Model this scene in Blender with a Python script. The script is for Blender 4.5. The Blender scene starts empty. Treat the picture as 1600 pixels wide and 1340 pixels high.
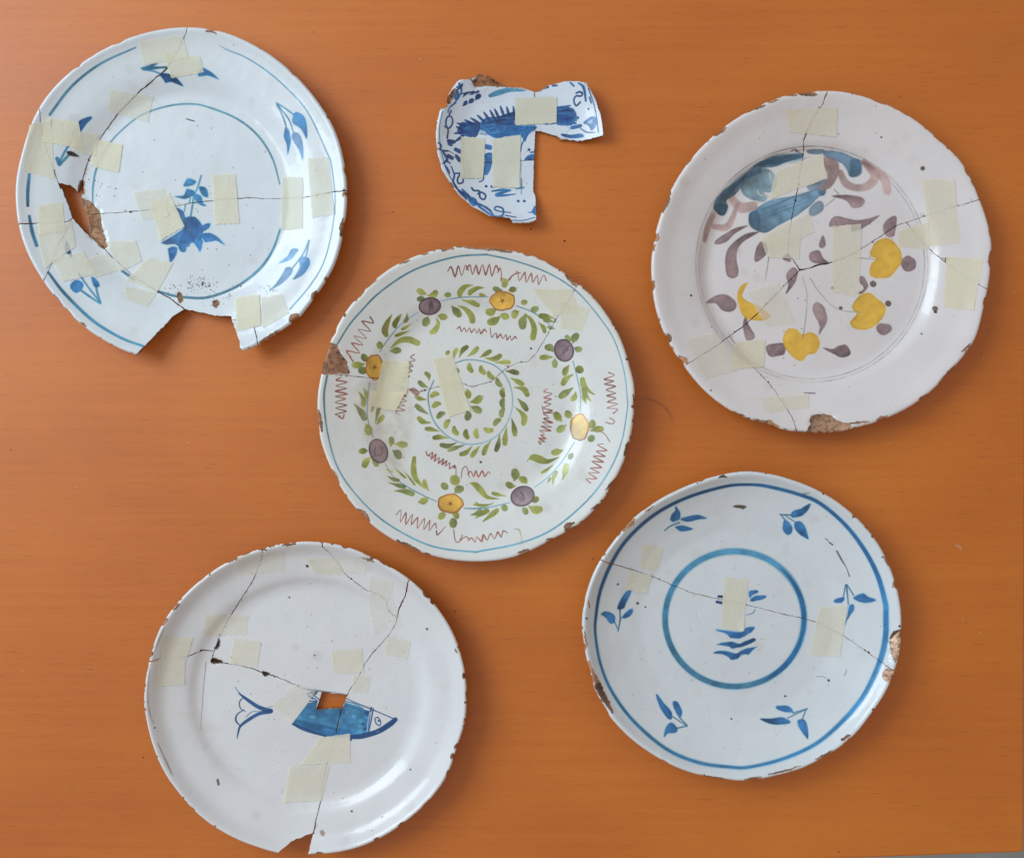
import bpy, math, random
import numpy as np
from mathutils import Vector
from mathutils.geometry import delaunay_2d_cdt

# ---------------------------------------------------------------- camera, world, light
S = 0.0005            # metres per photograph pixel on the table top
CAMZ = 0.85
HPX = CAMZ / S
scene = bpy.context.scene
cam_d = bpy.data.cameras.new("camera"); cam = bpy.data.objects.new("camera", cam_d)
scene.collection.objects.link(cam); scene.camera = cam
cam.location = (0, 0, CAMZ)
cam_d.sensor_width = 36; cam_d.lens = 36 * CAMZ / 0.8; cam_d.clip_start = 0.01; cam_d.clip_end = 50
world = bpy.data.worlds.new("World"); scene.world = world; world.use_nodes = True
# the room: a bright cool window side to the upper left, warm dimmer walls on the other side
_N, _L = world.node_tree.nodes, world.node_tree.links
_tc = _N.new('ShaderNodeTexCoord'); _d = _N.new('ShaderNodeVectorMath'); _d.operation = 'DOT_PRODUCT'
_d.inputs[1].default_value = (-.86, .44, .26); _L.new(_tc.outputs['Generated'], _d.inputs[0])
_m = _N.new('ShaderNodeMapRange'); _m.interpolation_type = 'SMOOTHSTEP'; _m.inputs['From Min'].default_value = -.75; _m.inputs['From Max'].default_value = 1.0
_L.new(_d.outputs['Value'], _m.inputs[0])
_x = _N.new('ShaderNodeMix'); _x.data_type = 'RGBA'; _L.new(_m.outputs[0], _x.inputs[0])
_x.inputs[6].default_value = (.72, .575, .475, 1); _x.inputs[7].default_value = (1.10, 1.22, 1.36, 1)
_L.new(_x.outputs[2], _N["Background"].inputs[0]); _N["Background"].inputs[1].default_value = 0.42
def area(name, loc, target, sx, sy, power, col):
    d = bpy.data.lights.new(name, 'AREA'); d.shape = 'RECTANGLE'; d.size = sx; d.size_y = sy
    d.energy = power; d.color = col
    o = bpy.data.objects.new(name, d); scene.collection.objects.link(o)
    o.location = loc
    o.rotation_euler = (Vector(target) - Vector(loc)).to_track_quat('-Z', 'Y').to_euler()
    return o
area("window_light", (-1.78, 0.86, 1.66), (0, -0.05, 0), 1.4, 1.3, 34.0, (0.78, 0.91, 1.0))
scene.view_settings.view_transform = 'Standard'; scene.view_settings.look = 'None'
scene.view_settings.gamma = 1.0; scene.view_settings.exposure = 0.30

rng = np.random.default_rng(7)
random.seed(7)

# ---------------------------------------------------------------- small numeric helpers
FR = {'P': (0, 0, 1.0),
      'A1': (0, 20, 4.4667), 'A2': (280, 20, 4.4667), 'A3': (0, 280, 4.4667), 'A4': (280, 280, 4.4667), 'A6': (200, 240, 6.7),
      'F': (660, 90, 4.7867),
      'B1': (480, 370, 4.7857), 'B2': (730, 370, 4.7857), 'B3': (480, 610, 4.7857), 'B4': (730, 610, 4.7857), 'BC': (540, 420, 3.7222),
      'C1': (1000, 120, 4.4667), 'C2': (1270, 120, 4.4667), 'C3': (1000, 390, 4.4667), 'C4': (1270, 390, 4.4667), 'CC': (1080, 220, 3.7222),
      'D1': (210, 830, 4.7857), 'D2': (460, 830, 4.7857), 'D3': (210, 1070, 4.9643), 'D4': (460, 1070, 4.9643), 'DF': (350, 1050, 5.3333),
      'E1': (900, 720, 4.963), 'E2': (1150, 720, 4.963), 'E3': (900, 960, 4.963), 'E4': (1150, 960, 4.963), 'EC': (1080, 880, 6.7)}
def pts(fr, s):
    """'x y x y ...' measured in one enlarged view of the photograph -> photograph pixels"""
    v = np.array([float(t) for t in s.replace(',', ' ').split()] if isinstance(s, str) else s, float).reshape(-1, 2)
    x0, y0, k = FR[fr]
    return v / k + np.array([x0, y0])
def densify(p, step, closed=False):
    p = np.asarray(p, float); out = []
    n = len(p)
    for i in range(n if closed else n - 1):
        a, b = p[i], p[(i + 1) % n]
        m = max(1, int(math.hypot(b[0] - a[0], b[1] - a[1]) / step))
        for k in range(m): out.append(a + (b - a) * k / m)
    if not closed: out.append(p[-1])
    return np.array(out)
def catmull(p, n=5, closed=False):
    p = np.asarray(p, float)
    if len(p) < 3: return p
    if closed: q = np.vstack([p[-1], p, p[0], p[1]])
    else: q = np.vstack([2 * p[0] - p[1], p, 2 * p[-1] - p[-2]])
    out = []
    for i in range(1, len(q) - 2):
        a, b, c, d = q[i - 1], q[i], q[i + 1], q[i + 2]
        for k in range(n):
            t = k / n
            out.append(0.5 * (2 * b + (c - a) * t + (2 * a - 5 * b + 4 * c - d) * t * t + (3 * b - a - 3 * c + d) * t ** 3))
    if not closed: out.append(q[-2])
    return np.array(out)
def inpoly(P, poly):
    P = np.asarray(P); r = np.zeros(len(P), bool)
    lo, hi = poly.min(0), poly.max(0)
    sel = np.where((P[:, 0] >= lo[0]) & (P[:, 0] <= hi[0]) & (P[:, 1] >= lo[1]) & (P[:, 1] <= hi[1]))[0]
    if len(sel) == 0: return r
    x, y = P[sel, 0], P[sel, 1]; c = np.zeros(len(sel), bool)
    x1, y1 = poly[-1]
    for x2, y2 in poly:
        if y1 != y2:
            c ^= ((y1 > y) != (y2 > y)) & (x < (x2 - x1) * (y - y1) / (y2 - y1) + x1)
        x1, y1 = x2, y2
    r[sel] = c
    return r
def vnoise(n, cells, seed):
    g = np.random.default_rng(seed).random((cells + 2, cells + 2)).astype(np.float32)
    t = np.linspace(0, cells, n, endpoint=False); i = t.astype(int); f = (t - i); f = (f * f * (3 - 2 * f)).astype(np.float32)
    r = g[i] * (1 - f)[:, None] + g[i + 1] * f[:, None]
    return r[:, i] * (1 - f)[None] + r[:, i + 1] * f[None]
def fbm(n, cells, octs, seed):
    r = 0; a = 1; t = 0
    for o in range(octs):
        r = r + a * vnoise(n, min(cells * 2 ** o, n), seed + o); t += a; a *= .55
    return r / t
NT = 1200
N1 = fbm(NT, 10, 5, 11); N2 = fbm(NT, 60, 4, 31); N3 = fbm(NT, 4, 3, 51)

# ---------------------------------------------------------------- plate shape
class Plate:
    def __init__(s, centre, rim, profile, thick, shape=None, seed=0):
        """centre, rim: photograph pixels. profile: (radius, height) knots, both in pixel units (0.5 mm)"""
        s.t = thick; s.seed = seed; s.rng = np.random.default_rng(100 + seed)
        s.zr = profile[-1][1]
        s.c = (np.array(centre, float) - (800, 670)) * (1 - s.zr / HPX) * (1, -1)
        q = (np.asarray(rim, float) - (800, 670)) * (1 - s.zr / HPX) * (1, -1) - s.c
        th = np.arctan2(q[:, 1], q[:, 0]); r = np.hypot(q[:, 0], q[:, 1]); o = np.argsort(th)
        th, r = th[o], r[o]
        T = np.concatenate([th - 2 * np.pi, th, th + 2 * np.pi]); Rr = np.tile(r, 3)
        s.ang = np.linspace(-np.pi, np.pi, 1441)
        i_ = np.clip(np.searchsorted(T, s.ang, side='right') - 1, 1, len(T) - 3)
        f_ = (s.ang - T[i_]) / (T[i_ + 1] - T[i_]); dm = T[i_ + 1] - T[i_]
        m0 = (Rr[i_ + 1] - Rr[i_ - 1]) / (T[i_ + 1] - T[i_ - 1]) * dm; m1 = (Rr[i_ + 2] - Rr[i_]) / (T[i_ + 2] - T[i_]) * dm
        base = (2 * f_ ** 3 - 3 * f_ ** 2 + 1) * Rr[i_] + (f_ ** 3 - 2 * f_ ** 2 + f_) * m0 + (3 * f_ ** 2 - 2 * f_ ** 3) * Rr[i_ + 1] + (f_ ** 3 - f_ ** 2) * m1
        k = np.hanning(121); k /= k.sum()
        ext = np.concatenate([base[:-1], base[:-1], base])
        s.smooth = np.convolve(ext, k, 'same')[1440:1440 + 1441]
        k2 = np.hanning(41); k2 /= k2.sum()
        s.rho = np.convolve(ext, k2, 'same')[1440:1440 + 1441]
        s.R = s.smooth.mean()
        pr = np.array(profile, float); pr[:, 0] *= (1 - pr[:, 1] / HPX)
        pr[:, 0] *= s.R / pr[-1, 0]
        s.rr = np.arange(0, s.R + 60, 1.0)
        hh = np.interp(s.rr, pr[:, 0], pr[:, 1]); k3 = np.hanning(13); k3 /= k3.sum()
        s.hh = np.convolve(np.pad(hh, 6, 'edge'), k3, 'valid')
        # small hand-made warp
        a = s.rng.normal(size=4); s.warp = a
        s.shape = None
        if shape is not None: s.shape = None; s.shape_px = shape
        else: s.shape_px = None
    def norm_r(s, q):
        th = np.arctan2(q[..., 1], q[..., 0]); r = np.hypot(q[..., 0], q[..., 1])
        return r * s.R / np.interp(th, s.ang, s.smooth), th, r
    def h(s, q):
        n, th, r = s.norm_r(q)
        a = s.warp
        w = (n / s.R) ** 3 * (0.9 * a[0] * np.sin(2 * th + a[1]) + 0.5 * a[2] * np.sin(3 * th + a[3]))
        return np.interp(n, s.rr, s.hh) + w
    def loc(s, p):
        """photograph pixels -> plan position on the plate (pixel units, y up)"""
        p = (np.asarray(p, float) - (800, 670)) * (1, -1)
        z = np.full(p.shape[:-1], 10.0)
        for _ in range(8):
            q = p * (1 - z / HPX)[..., None] - s.c
            z = 0.5 * z + 0.5 * s.h(q)
        return p * (1 - z / HPX)[..., None] - s.c
    def edge_d(s, q):
        th = np.arctan2(q[..., 1], q[..., 0])
        return np.interp(th, s.ang, s.rho) - np.hypot(q[..., 0], q[..., 1])
    def notch(s, a, half, depth):
        d = (s.ang - a + np.pi) % (2 * np.pi) - np.pi
        x = np.clip(np.abs(d) / half, 0, 1)
        prof = (1 - x ** 3)
        jag = np.interp(s.ang, s.ang[::3], s.rng.random(len(s.ang[::3])))
        s.rho = s.rho - depth * prof * (0.55 + 0.6 * jag) * (x < 1)

# ---------------------------------------------------------------- brush-work on the glaze, drawn into a pixel array
KILL = 0.60
PIGADJ = np.array([.27, .60, .60])
def srgb2lin(c): c = np.asarray(c, float); return np.where(c <= .04045, c / 12.92, ((c + .055) / 1.055) ** 2.4)
def lin2srgb(c): c = np.clip(c, 0, 1); return np.where(c <= .0031308, c * 12.92, 1.055 * c ** (1 / 2.4) - .055)
def pig(r, g, b, k=KILL):
    """pigment whose lit appearance is r g b"""
    c = srgb2lin(np.array([r, g, b]) / 255.) / k
    return lin2srgb(c * (PIGADJ if b > max(r, g) + 8 else np.array([.66, .62, .50]))).astype(np.float32)
class Paint:
    def __init__(s, plate, base, var=0.02):
        s.pl = plate; s.half = plate.R * 1.07; s.k = NT / (2 * s.half)
        s.rgb = np.empty((NT, NT, 3), np.float32); s.rgb[:] = np.array(base, np.float32) / 255.
        tint = np.array([.6, 1.0, 1.5], np.float32)
        s.rgb *= (1 + var * (N3 - .5)[..., None] * 2 * tint)
        s.rgb *= (1 + 0.02 * (np.roll(N1, 77, 0) - .5)[..., None] * 2)
        s.gl = np.ones((NT, NT), np.float32)
    def tx(s, p): return (s.pl.loc(p) + s.half) * s.k
    def _box(s, q, pad):
        x0, y0 = np.floor(q.min(0) - pad).astype(int); x1, y1 = np.ceil(q.max(0) + pad).astype(int) + 1
        x0, y0 = max(0, x0), max(0, y0); x1, y1 = min(NT, x1), min(NT, y1)
        return x0, y0, x1, y1
    def _apply(s, box, m, col, alpha, soft, vary, gloss, mult):
        x0, y0, x1, y1 = box
        a = np.clip(.5 + m / max(soft, .7), 0, 1); a = a * a * (3 - 2 * a)
        ox, oy = rng.integers(0, NT - (x1 - x0) + 1), rng.integers(0, NT - (y1 - y0) + 1)
        nz = N1[oy:oy + y1 - y0, ox:ox + x1 - x0] * .6 + N2[oy:oy + y1 - y0, ox:ox + x1 - x0] * .4
        v = 1 - .55 * vary * np.clip((nz - .35) * 2.2, 0, 1)
        a = (a * alpha * v)[..., None].astype(np.float32)
        reg = s.rgb[y0:y1, x0:x1]
        c = np.asarray(col, np.float32)
        if not mult:   # thin and loaded ends of the brush, mottled by the glaze
            th_ = rng.uniform(0, 6.28); X_, Y_ = np.meshgrid(np.linspace(-1, 1, x1 - x0), np.linspace(-1, 1, y1 - y0))
            g_ = (X_ * math.cos(th_) + Y_ * math.sin(th_)) * (.16 if vary >= .25 else .04)
            c = c * (1 + 1.5 * vary * (np.roll(nz, 5, 1) - .5)[..., None] * 2 + g_[..., None])
            a = a * (1 - np.clip(g_, 0, 1)[..., None] * .5).astype(np.float32); c = np.clip(c, 0, 1)
        if mult: reg *= 1 - a * (1 - c)
        else: reg[:] = reg * (1 - a) + c * a
        if gloss is not None:
            g = s.gl[y0:y1, x0:x1]; g[:] = g * (1 - a[..., 0]) + gloss * a[..., 0]
    def stroke(s, p, w, col, alpha=1., soft=1.6, vary=.25, smooth=True, gloss=None, mult=False, cols=None):
        p = np.asarray(p, float); n = len(p)
        w = np.full(n, float(w)) if np.isscalar(w) else np.interp(np.linspace(0, 1, n), np.linspace(0, 1, len(w)), w)
        pw = np.column_stack([p, w])
        if smooth and n > 2: pw = catmull(pw, 6)
        q = s.tx(pw[:, :2]); r = np.maximum(pw[:, 2], 0.05) * s.k / 2
        pad = r.max() + soft * s.k + 2
        box = s._box(q, pad); x0, y0, x1, y1 = box
        if x1 <= x0 or y1 <= y0: return
        m = np.full((y1 - y0, x1 - x0), -1e3, np.float32)
        sf = soft * s.k
        if cols is not None:
            cb = np.zeros(m.shape + (3,), np.float32); tt = np.linspace(0, 1, len(q)); cc_ = np.column_stack([np.interp(tt, np.linspace(0, 1, len(cols)), np.asarray(cols)[:, j]) for j in range(3)])
        for i in range(len(q) - 1):
            a, b = q[i], q[i + 1]; pr = max(r[i], r[i + 1]) + sf + 1
            u0, v0 = np.maximum(np.floor(np.minimum(a, b) - pr).astype(int), (x0, y0)); u1, v1 = np.minimum(np.ceil(np.maximum(a, b) + pr).astype(int) + 1, (x1, y1))
            if u1 <= u0 or v1 <= v0: continue
            X = np.arange(u0, u1)[None] - a[0]; Y = np.arange(v0, v1)[:, None] - a[1]
            d = b - a; L = max(d @ d, 1e-6)
            t = np.clip((X * d[0] + Y * d[1]) / L, 0, 1)
            dist = np.sqrt((X - t * d[0]) ** 2 + (Y - t * d[1]) ** 2)
            mm = r[i] + (r[i + 1] - r[i]) * t - dist
            sub = m[v0 - y0:v1 - y0, u0 - x0:u1 - x0]
            if cols is not None:
                g_ = mm > sub; cb[v0 - y0:v1 - y0, u0 - x0:u1 - x0][g_] = cc_[i]
            np.maximum(sub, mm, out=sub)
        if cols is not None: col = cb
        s._apply(box, m, col, alpha, sf, vary, gloss, mult)
    def poly(s, p, col, alpha=1., soft=2.5, vary=.25, smooth=True, gloss=None, mult=False, pool=True):
        p = np.asarray(p, float)
        if smooth:
            p = catmull(p, 4, True); jn = rng.normal(size=p.shape); jn = (jn + np.roll(jn, 1, 0) + np.roll(jn, -1, 0)) / 3
            p = p + jn * min(.7, .03 * np.ptp(p, axis=0).max())
        q = s.tx(p); sf = soft * s.k; box = s._box(q, sf + 2); x0, y0, x1, y1 = box
        if x1 <= x0 or y1 <= y0: return
        X = np.arange(x0, x1, dtype=np.float32)[None]; Y = np.arange(y0, y1, dtype=np.float32)[:, None]
        c = np.zeros((y1 - y0, x1 - x0), bool); dm = np.full(c.shape, 1e9, np.float32)
        for i in range(len(q)):
            a, b = q[i - 1], q[i]; d = b - a; L = max(d @ d, 1e-6)
            t = np.clip(((X - a[0]) * d[0] + (Y - a[1]) * d[1]) / L, 0, 1)
            np.minimum(dm, (X - a[0] - t * d[0]) ** 2 + (Y - a[1] - t * d[1]) ** 2, out=dm)
            if a[1] != b[1]: c ^= ((a[1] > Y) != (b[1] > Y)) & (X < (b[0] - a[0]) * (Y - a[1]) / (b[1] - a[1]) + a[0])
        m = np.sqrt(dm) * np.where(c, 1, -1)
        s._apply(box, m, col, alpha, sf, vary, gloss, mult)
        if pool:   # pigment gathers along the edge of a wet stroke
            s._apply(box, 1.1 * s.k - np.abs(m - 1.4 * s.k), np.asarray(col) * .78, alpha * .25, sf * 1.6, .8, None, False)
    def dot(s, x, y, r, col, alpha=1., soft=.8, gloss=None):
        s.stroke([(x, y), (x + .6, y + .3)], 2 * r, col, alpha, soft, .2, False, gloss)
    # composite brush-work
    def leaf(s, a, b, w, col, alpha=.95, bend=0., soft=1.3, rev=False):
        """tear-drop leaf, thin end a, full end b"""
        a, b = np.asarray(a, float), np.asarray(b, float)
        if bend == 0: bend = float(rng.normal() * .1)
        d = b - a; nrm = np.array([-d[1], d[0]]) * bend
        P = [a, a + d * .3 + nrm * .7, a + d * .6 + nrm, a + d * .88 + nrm * .4]
        s.stroke(P, [w * .14, w * .5, w * .92, w * .78], col, alpha, soft, .35)
    def zig(s, fr, x0, y0, x1, y1, n, amp, col, w=1.5, alpha=.85):
        k = FR[fr][2]; a, b = pts(fr, [x0, y0, x1, y1]); amp = amp / k
        d = (b - a); L = np.hypot(*d); u = d / L; v = np.array([-u[1], u[0]])
        if v[1] > 0: v = -v
        P = [a]
        m = int(2 * n)
        for i in range(1, m):
            jit = rng.normal() * .12
            P.append(a + d * (i / m) + v * amp * (1 if i % 2 else -1) * (.8 + .35 * rng.random()) + u * jit * L / m + u * (L / m) * (.08 if i % 2 else -.08))
        P.append(b)
        P = np.array(P)
        ws = w * (.45 + 1.0 * rng.random(len(P)) ** 1.3)
        pw = catmull(P, 3)
        s.stroke(pw, np.interp(np.linspace(0, 1, len(pw)), np.linspace(0, 1, len(ws)), ws), col, alpha, 1.1, .3, False)
    def ring(s, P, w, col, alpha=.9, soft=1.9, closed=False, vary=.3, cols=None):
        P = catmull(np.asarray(P, float), 5, closed)
        if closed: P = np.vstack([P, P[:1]])
        s.stroke(P, w, col, alpha, soft, vary, False, None, False, cols)
    def speckle(s, cx, cy, sx, sy, n, col, rmin=.35, rmax=.9, alpha=.85):
        for _ in range(n):
            s.dot(cx + rng.normal() * sx, cy + rng.normal() * sy, rmin + (rmax - rmin) * rng.random() ** 2, col, alpha, .6, .5)
    def clay(s, p, col, w=None, alpha=1., smooth=True):
        """bare earthenware where the glaze has chipped off, with a pale glaze lip and rough body"""
        col = np.asarray(col, np.float32)
        p = np.asarray(p, float)
        if w is None:
            if smooth: p = catmull(p, 4, True)
            j = densify(p, 3.0, True); j = j + rng.normal(size=j.shape) * min(.55, .04 * np.ptp(p, axis=0).max())
            s.poly(j, np.array([.80, .74, .68]), .5 * alpha, 3.2, .2, False, None, False, False)
            s.poly(j, col, alpha, .9, .3, False, 0.0, False, False)
            c = j.mean(0)
            for _ in range(int(12 + 1.6 * len(j))):
                t = j[rng.integers(len(j))]; k = rng.random() ** .5 * .95
                q = c + (t - c) * k
                tint = .45 + .85 * rng.random()
                s.dot(q[0], q[1], .6 + 1.6 * rng.random(), np.clip(col * tint, 0, 1), .5, 1.6, None)
        else:
            j = densify(p, 2.2); j = j + rng.normal(size=j.shape) * .4
            ww = np.asarray(w if not np.isscalar(w) else [w * .35, w, w, w * .4], float)
            ws = np.interp(np.linspace(0, 1, len(j)), np.linspace(0, 1, len(ww)), ww) * (.6 + .8 * rng.random(len(j)))
            s.stroke(j, ws + 1.6, np.array([.84, .80, .75]), .45 * alpha, 2., .2, False, None)
            s.stroke(j, ws, col, alpha, .9, .35, False, 0.05)
    def image(s, name):
        img = bpy.data.images.new(name, NT, NT, alpha=True)
        a = np.empty((NT, NT, 4), np.float32); a[..., :3] = np.clip(s.rgb, 0, 1); a[..., 3] = s.gl
        img.alpha_mode = 'CHANNEL_PACKED'
        img.pixels.foreach_set(a.ravel()); img.update(); img.pack()
        return img

# ---------------------------------------------------------------- materials
def nodes_of(m):
    m.use_nodes = True; return m.node_tree.nodes, m.node_tree.links
def mat_glaze(name, img):
    m = bpy.data.materials.new(name); N, L = nodes_of(m); B = N['Principled BSDF']
    t = N.new('ShaderNodeTexImage'); t.image = img; t.interpolation = 'Cubic'; t.extension = 'EXTEND'
    uv = N.new('ShaderNodeUVMap'); uv.uv_map = 'plan'; L.new(uv.outputs[0], t.inputs[0])
    L.new(t.outputs[0], B.inputs['Base Color'])
    tc = N.new('ShaderNodeTexCoord')
    n1 = N.new('ShaderNodeTexNoise'); n1.inputs['Scale'].default_value = 38; n1.inputs['Detail'].default_value = 2
    L.new(tc.outputs['Object'], n1.inputs['Vector'])
    n2 = N.new('ShaderNodeTexNoise'); n2.inputs['Scale'].default_value = 420; n2.inputs['Detail'].default_value = 3
    L.new(tc.outputs['Object'], n2.inputs['Vector'])
    r = N.new('ShaderNodeMapRange'); r.inputs['From Min'].default_value = .35; r.inputs['From Max'].default_value = .75
    r.inputs['To Min'].default_value = .27; r.inputs['To Max'].default_value = .38; L.new(n1.outputs[0], r.inputs[0])
    mx = N.new('ShaderNodeMix'); L.new(t.outputs[1], mx.inputs[0]); mx.inputs[2].default_value = .9; L.new(r.outputs[0], mx.inputs[3])
    L.new(mx.outputs[0], B.inputs['Roughness'])
    ad = N.new('ShaderNodeMath'); ad.operation = 'MULTIPLY_ADD'; L.new(t.outputs[1], ad.inputs[0]); ad.inputs[1].default_value = 3.0
    m3 = N.new('ShaderNodeMath'); m3.operation = 'MULTIPLY_ADD'; L.new(n1.outputs[0], m3.inputs[0]); m3.inputs[1].default_value = 3.2
    m4 = N.new('ShaderNodeMath'); m4.operation = 'MULTIPLY'; L.new(n2.outputs[0], m4.inputs[0]); m4.inputs[1].default_value = .16
    L.new(m4.outputs[0], m3.inputs[2]); L.new(m3.outputs[0], ad.inputs[2])
    bp = N.new('ShaderNodeBump'); bp.inputs['Strength'].default_value = 1.0; bp.inputs['Distance'].default_value = .00022
    L.new(ad.outputs[0], bp.inputs['Height']); L.new(bp.outputs[0], B.inputs['Normal'])
    B.inputs['Specular IOR Level'].default_value = .5
    cw = N.new('ShaderNodeMath'); cw.operation = 'MULTIPLY'; L.new(t.outputs[1], cw.inputs[0]); cw.inputs[1].default_value = .35; L.new(cw.outputs[0], B.inputs['Coat Weight'])
    r2 = N.new('ShaderNodeMapRange'); r2.inputs['From Min'].default_value = .3; r2.inputs['From Max'].default_value = .75; r2.inputs['To Min'].default_value = .035; r2.inputs['To Max'].default_value = .10
    L.new(n1.outputs[0], r2.inputs[0]); L.new(r2.outputs[0], B.inputs['Coat Roughness']); L.new(bp.outputs[0], B.inputs['Coat Normal'])
    return m
def mat_noise(name, c1, c2, scale, rough, bump=.3, dist=.0006):
    m = bpy.data.materials.new(name); N, L = nodes_of(m); B = N['Principled BSDF']
    tc = N.new('ShaderNodeTexCoord'); n = N.new('ShaderNodeTexNoise'); n.inputs['Scale'].default_value = scale; n.inputs['Detail'].default_value = 6
    L.new(tc.outputs['Object'], n.inputs['Vector'])
    cr = N.new('ShaderNodeValToRGB'); cr.color_ramp.elements[0].position = .3; cr.color_ramp.elements[1].position = .7
    cr.color_ramp.elements[0].color = (*c1, 1); cr.color_ramp.elements[1].color = (*c2, 1)
    L.new(n.outputs[0], cr.inputs[0]); L.new(cr.outputs[0], B.inputs['Base Color']); B.inputs['Roughness'].default_value = rough
    bp = N.new('ShaderNodeBump'); bp.inputs['Strength'].default_value = bump; bp.inputs['Distance'].default_value = dist
    L.new(n.outputs[0], bp.inputs['Height']); L.new(bp.outputs[0], B.inputs['Normal'])
    return m
M_CLAY = mat_noise('fired_clay', (.16, .075, .04), (.42, .24, .15), 260, .95)
M_BACK = mat_noise('plate_underside_glaze', (.55, .54, .5), (.66, .66, .63), 60, .3, .1)
def mat_tape(name, c1, c2, t0, t1):
    m = bpy.data.materials.new(name); N, L = nodes_of(m); B = N['Principled BSDF']; out = N['Material Output']
    tc = N.new('ShaderNodeTexCoord')
    n = N.new('ShaderNodeTexNoise'); n.inputs['Scale'].default_value = 55; n.inputs['Detail'].default_value = 5
    L.new(tc.outputs['Object'], n.inputs['Vector'])
    cr = N.new('ShaderNodeValToRGB'); cr.color_ramp.elements[0].position = .3; cr.color_ramp.elements[1].position = .7
    cr.color_ramp.elements[0].color = (*c1, 1); cr.color_ramp.elements[1].color = (*c2, 1)
    L.new(n.outputs[0], cr.inputs[0]); L.new(cr.outputs[0], B.inputs['Base Color'])
    B.inputs['Roughness'].default_value = .55; B.inputs['Specular IOR Level'].default_value = .3
    mp = N.new('ShaderNodeMapping'); mp.inputs['Scale'].default_value = (1400, 260, 300); L.new(tc.outputs['Object'], mp.inputs[0])
    n2 = N.new('ShaderNodeTexNoise'); n2.inputs['Scale'].default_value = 1; n2.inputs['Detail'].default_value = 3; L.new(mp.outputs[0], n2.inputs['Vector'])
    bp = N.new('ShaderNodeBump'); bp.inputs['Strength'].default_value = .8; bp.inputs['Distance'].default_value = .0002
    n3 = N.new('ShaderNodeTexNoise'); n3.inputs['Scale'].default_value = 130; n3.inputs['Detail'].default_value = 2; n3.inputs['Distortion'].default_value = 1.5; L.new(tc.outputs['Object'], n3.inputs['Vector'])
    rd = N.new('ShaderNodeMath'); rd.operation = 'PINGPONG'; rd.inputs[1].default_value = .5; L.new(n3.outputs[0], rd.inputs[0])
    sm_ = N.new('ShaderNodeMath'); sm_.operation = 'MULTIPLY_ADD'; L.new(rd.outputs[0], sm_.inputs[0]); sm_.inputs[1].default_value = 2.2; L.new(n2.outputs[0], sm_.inputs[2])
    L.new(sm_.outputs[0], bp.inputs['Height']); L.new(bp.outputs[0], B.inputs['Normal'])
    tr = N.new('ShaderNodeBsdfTransparent'); mx = N.new('ShaderNodeMixShader')
    mr = N.new('ShaderNodeMapRange'); mr.inputs['To Min'].default_value = t0 * .5; mr.inputs['To Max'].default_value = t1 * 1.5
    oi = N.new('ShaderNodeObjectInfo'); av = N.new('ShaderNodeMix'); av.inputs[0].default_value = .55; L.new(n.outputs[0], av.inputs[2]); L.new(oi.outputs['Random'], av.inputs[3]); L.new(av.outputs[0], mr.inputs[0])
    a2_ = N.new('ShaderNodeMix'); a2_.inputs[0].default_value = .4; L.new(n.outputs[0], a2_.inputs[2]); L.new(oi.outputs['Random'], a2_.inputs[3]); L.new(a2_.outputs[0], cr.inputs[0]); L.new(mr.outputs[0], mx.inputs[0])
    L.new(B.outputs[0], mx.inputs[1]); L.new(tr.outputs[0], mx.inputs[2]); L.new(mx.outputs[0], out.inputs[0])
    return m
TAPES = {1: mat_tape('pale_masking_tape', (.85, .81, .61), (.89, .865, .71), .20, .50), 2: mat_tape('cream_masking_tape', (.83, .76, .52), (.88, .83, .65), .14, .42),
         3: mat_tape('yellowed_masking_tape', (.86, .775, .57), (.90, .84, .69), .16, .50), 4: mat_tape('thin_masking_tape', (.86, .80, .64), (.90, .86, .75), .28, .62),
         5: mat_tape('buff_masking_tape', (.85, .79, .60), (.89, .85, .70), .14, .40), 6: mat_tape('grey_masking_tape', (.67, .65, .50), (.77, .75, .61), .06, .20)}


# ---------------------------------------------------------------- building a broken plate
def strip(P, w):
    """closed outline of a crack: polyline P with full width w per point"""
    P = np.asarray(P, float); T = np.gradient(P, axis=0); T /= np.maximum(np.hypot(T[:, 0], T[:, 1]), 1e-6)[:, None]
    n = np.column_stack([-T[:, 1], T[:, 0]]); w = np.asarray(w)[:, None] / 2
    return np.vstack([P + n * w, (P - n * w)[::-1]])
def add_obj(name, verts, faces, mats, idx, smooth, parent, uv=None, loc=(0, 0, 0)):
    me = bpy.data.meshes.new(name); me.from_pydata(verts, [], faces)
    for m in mats: me.materials.append(m)
    if idx is not None: me.polygons.foreach_set('material_index', np.asarray(idx, np.int32))
    if smooth is not None: me.polygons.foreach_set('use_smooth', np.asarray(smooth, bool))
    if uv is not None:
        lay = me.uv_layers.new(name='plan'); vi = np.empty(len(me.loops), np.int32); me.loops.foreach_get('vertex_index', vi)
        lay.data.foreach_set('uv', np.asarray(uv, np.float32)[vi].ravel())
    me.update()
    o = bpy.data.objects.new(name, me); scene.collection.objects.link(o); o.parent = parent; o.location = loc
    return o
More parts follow.
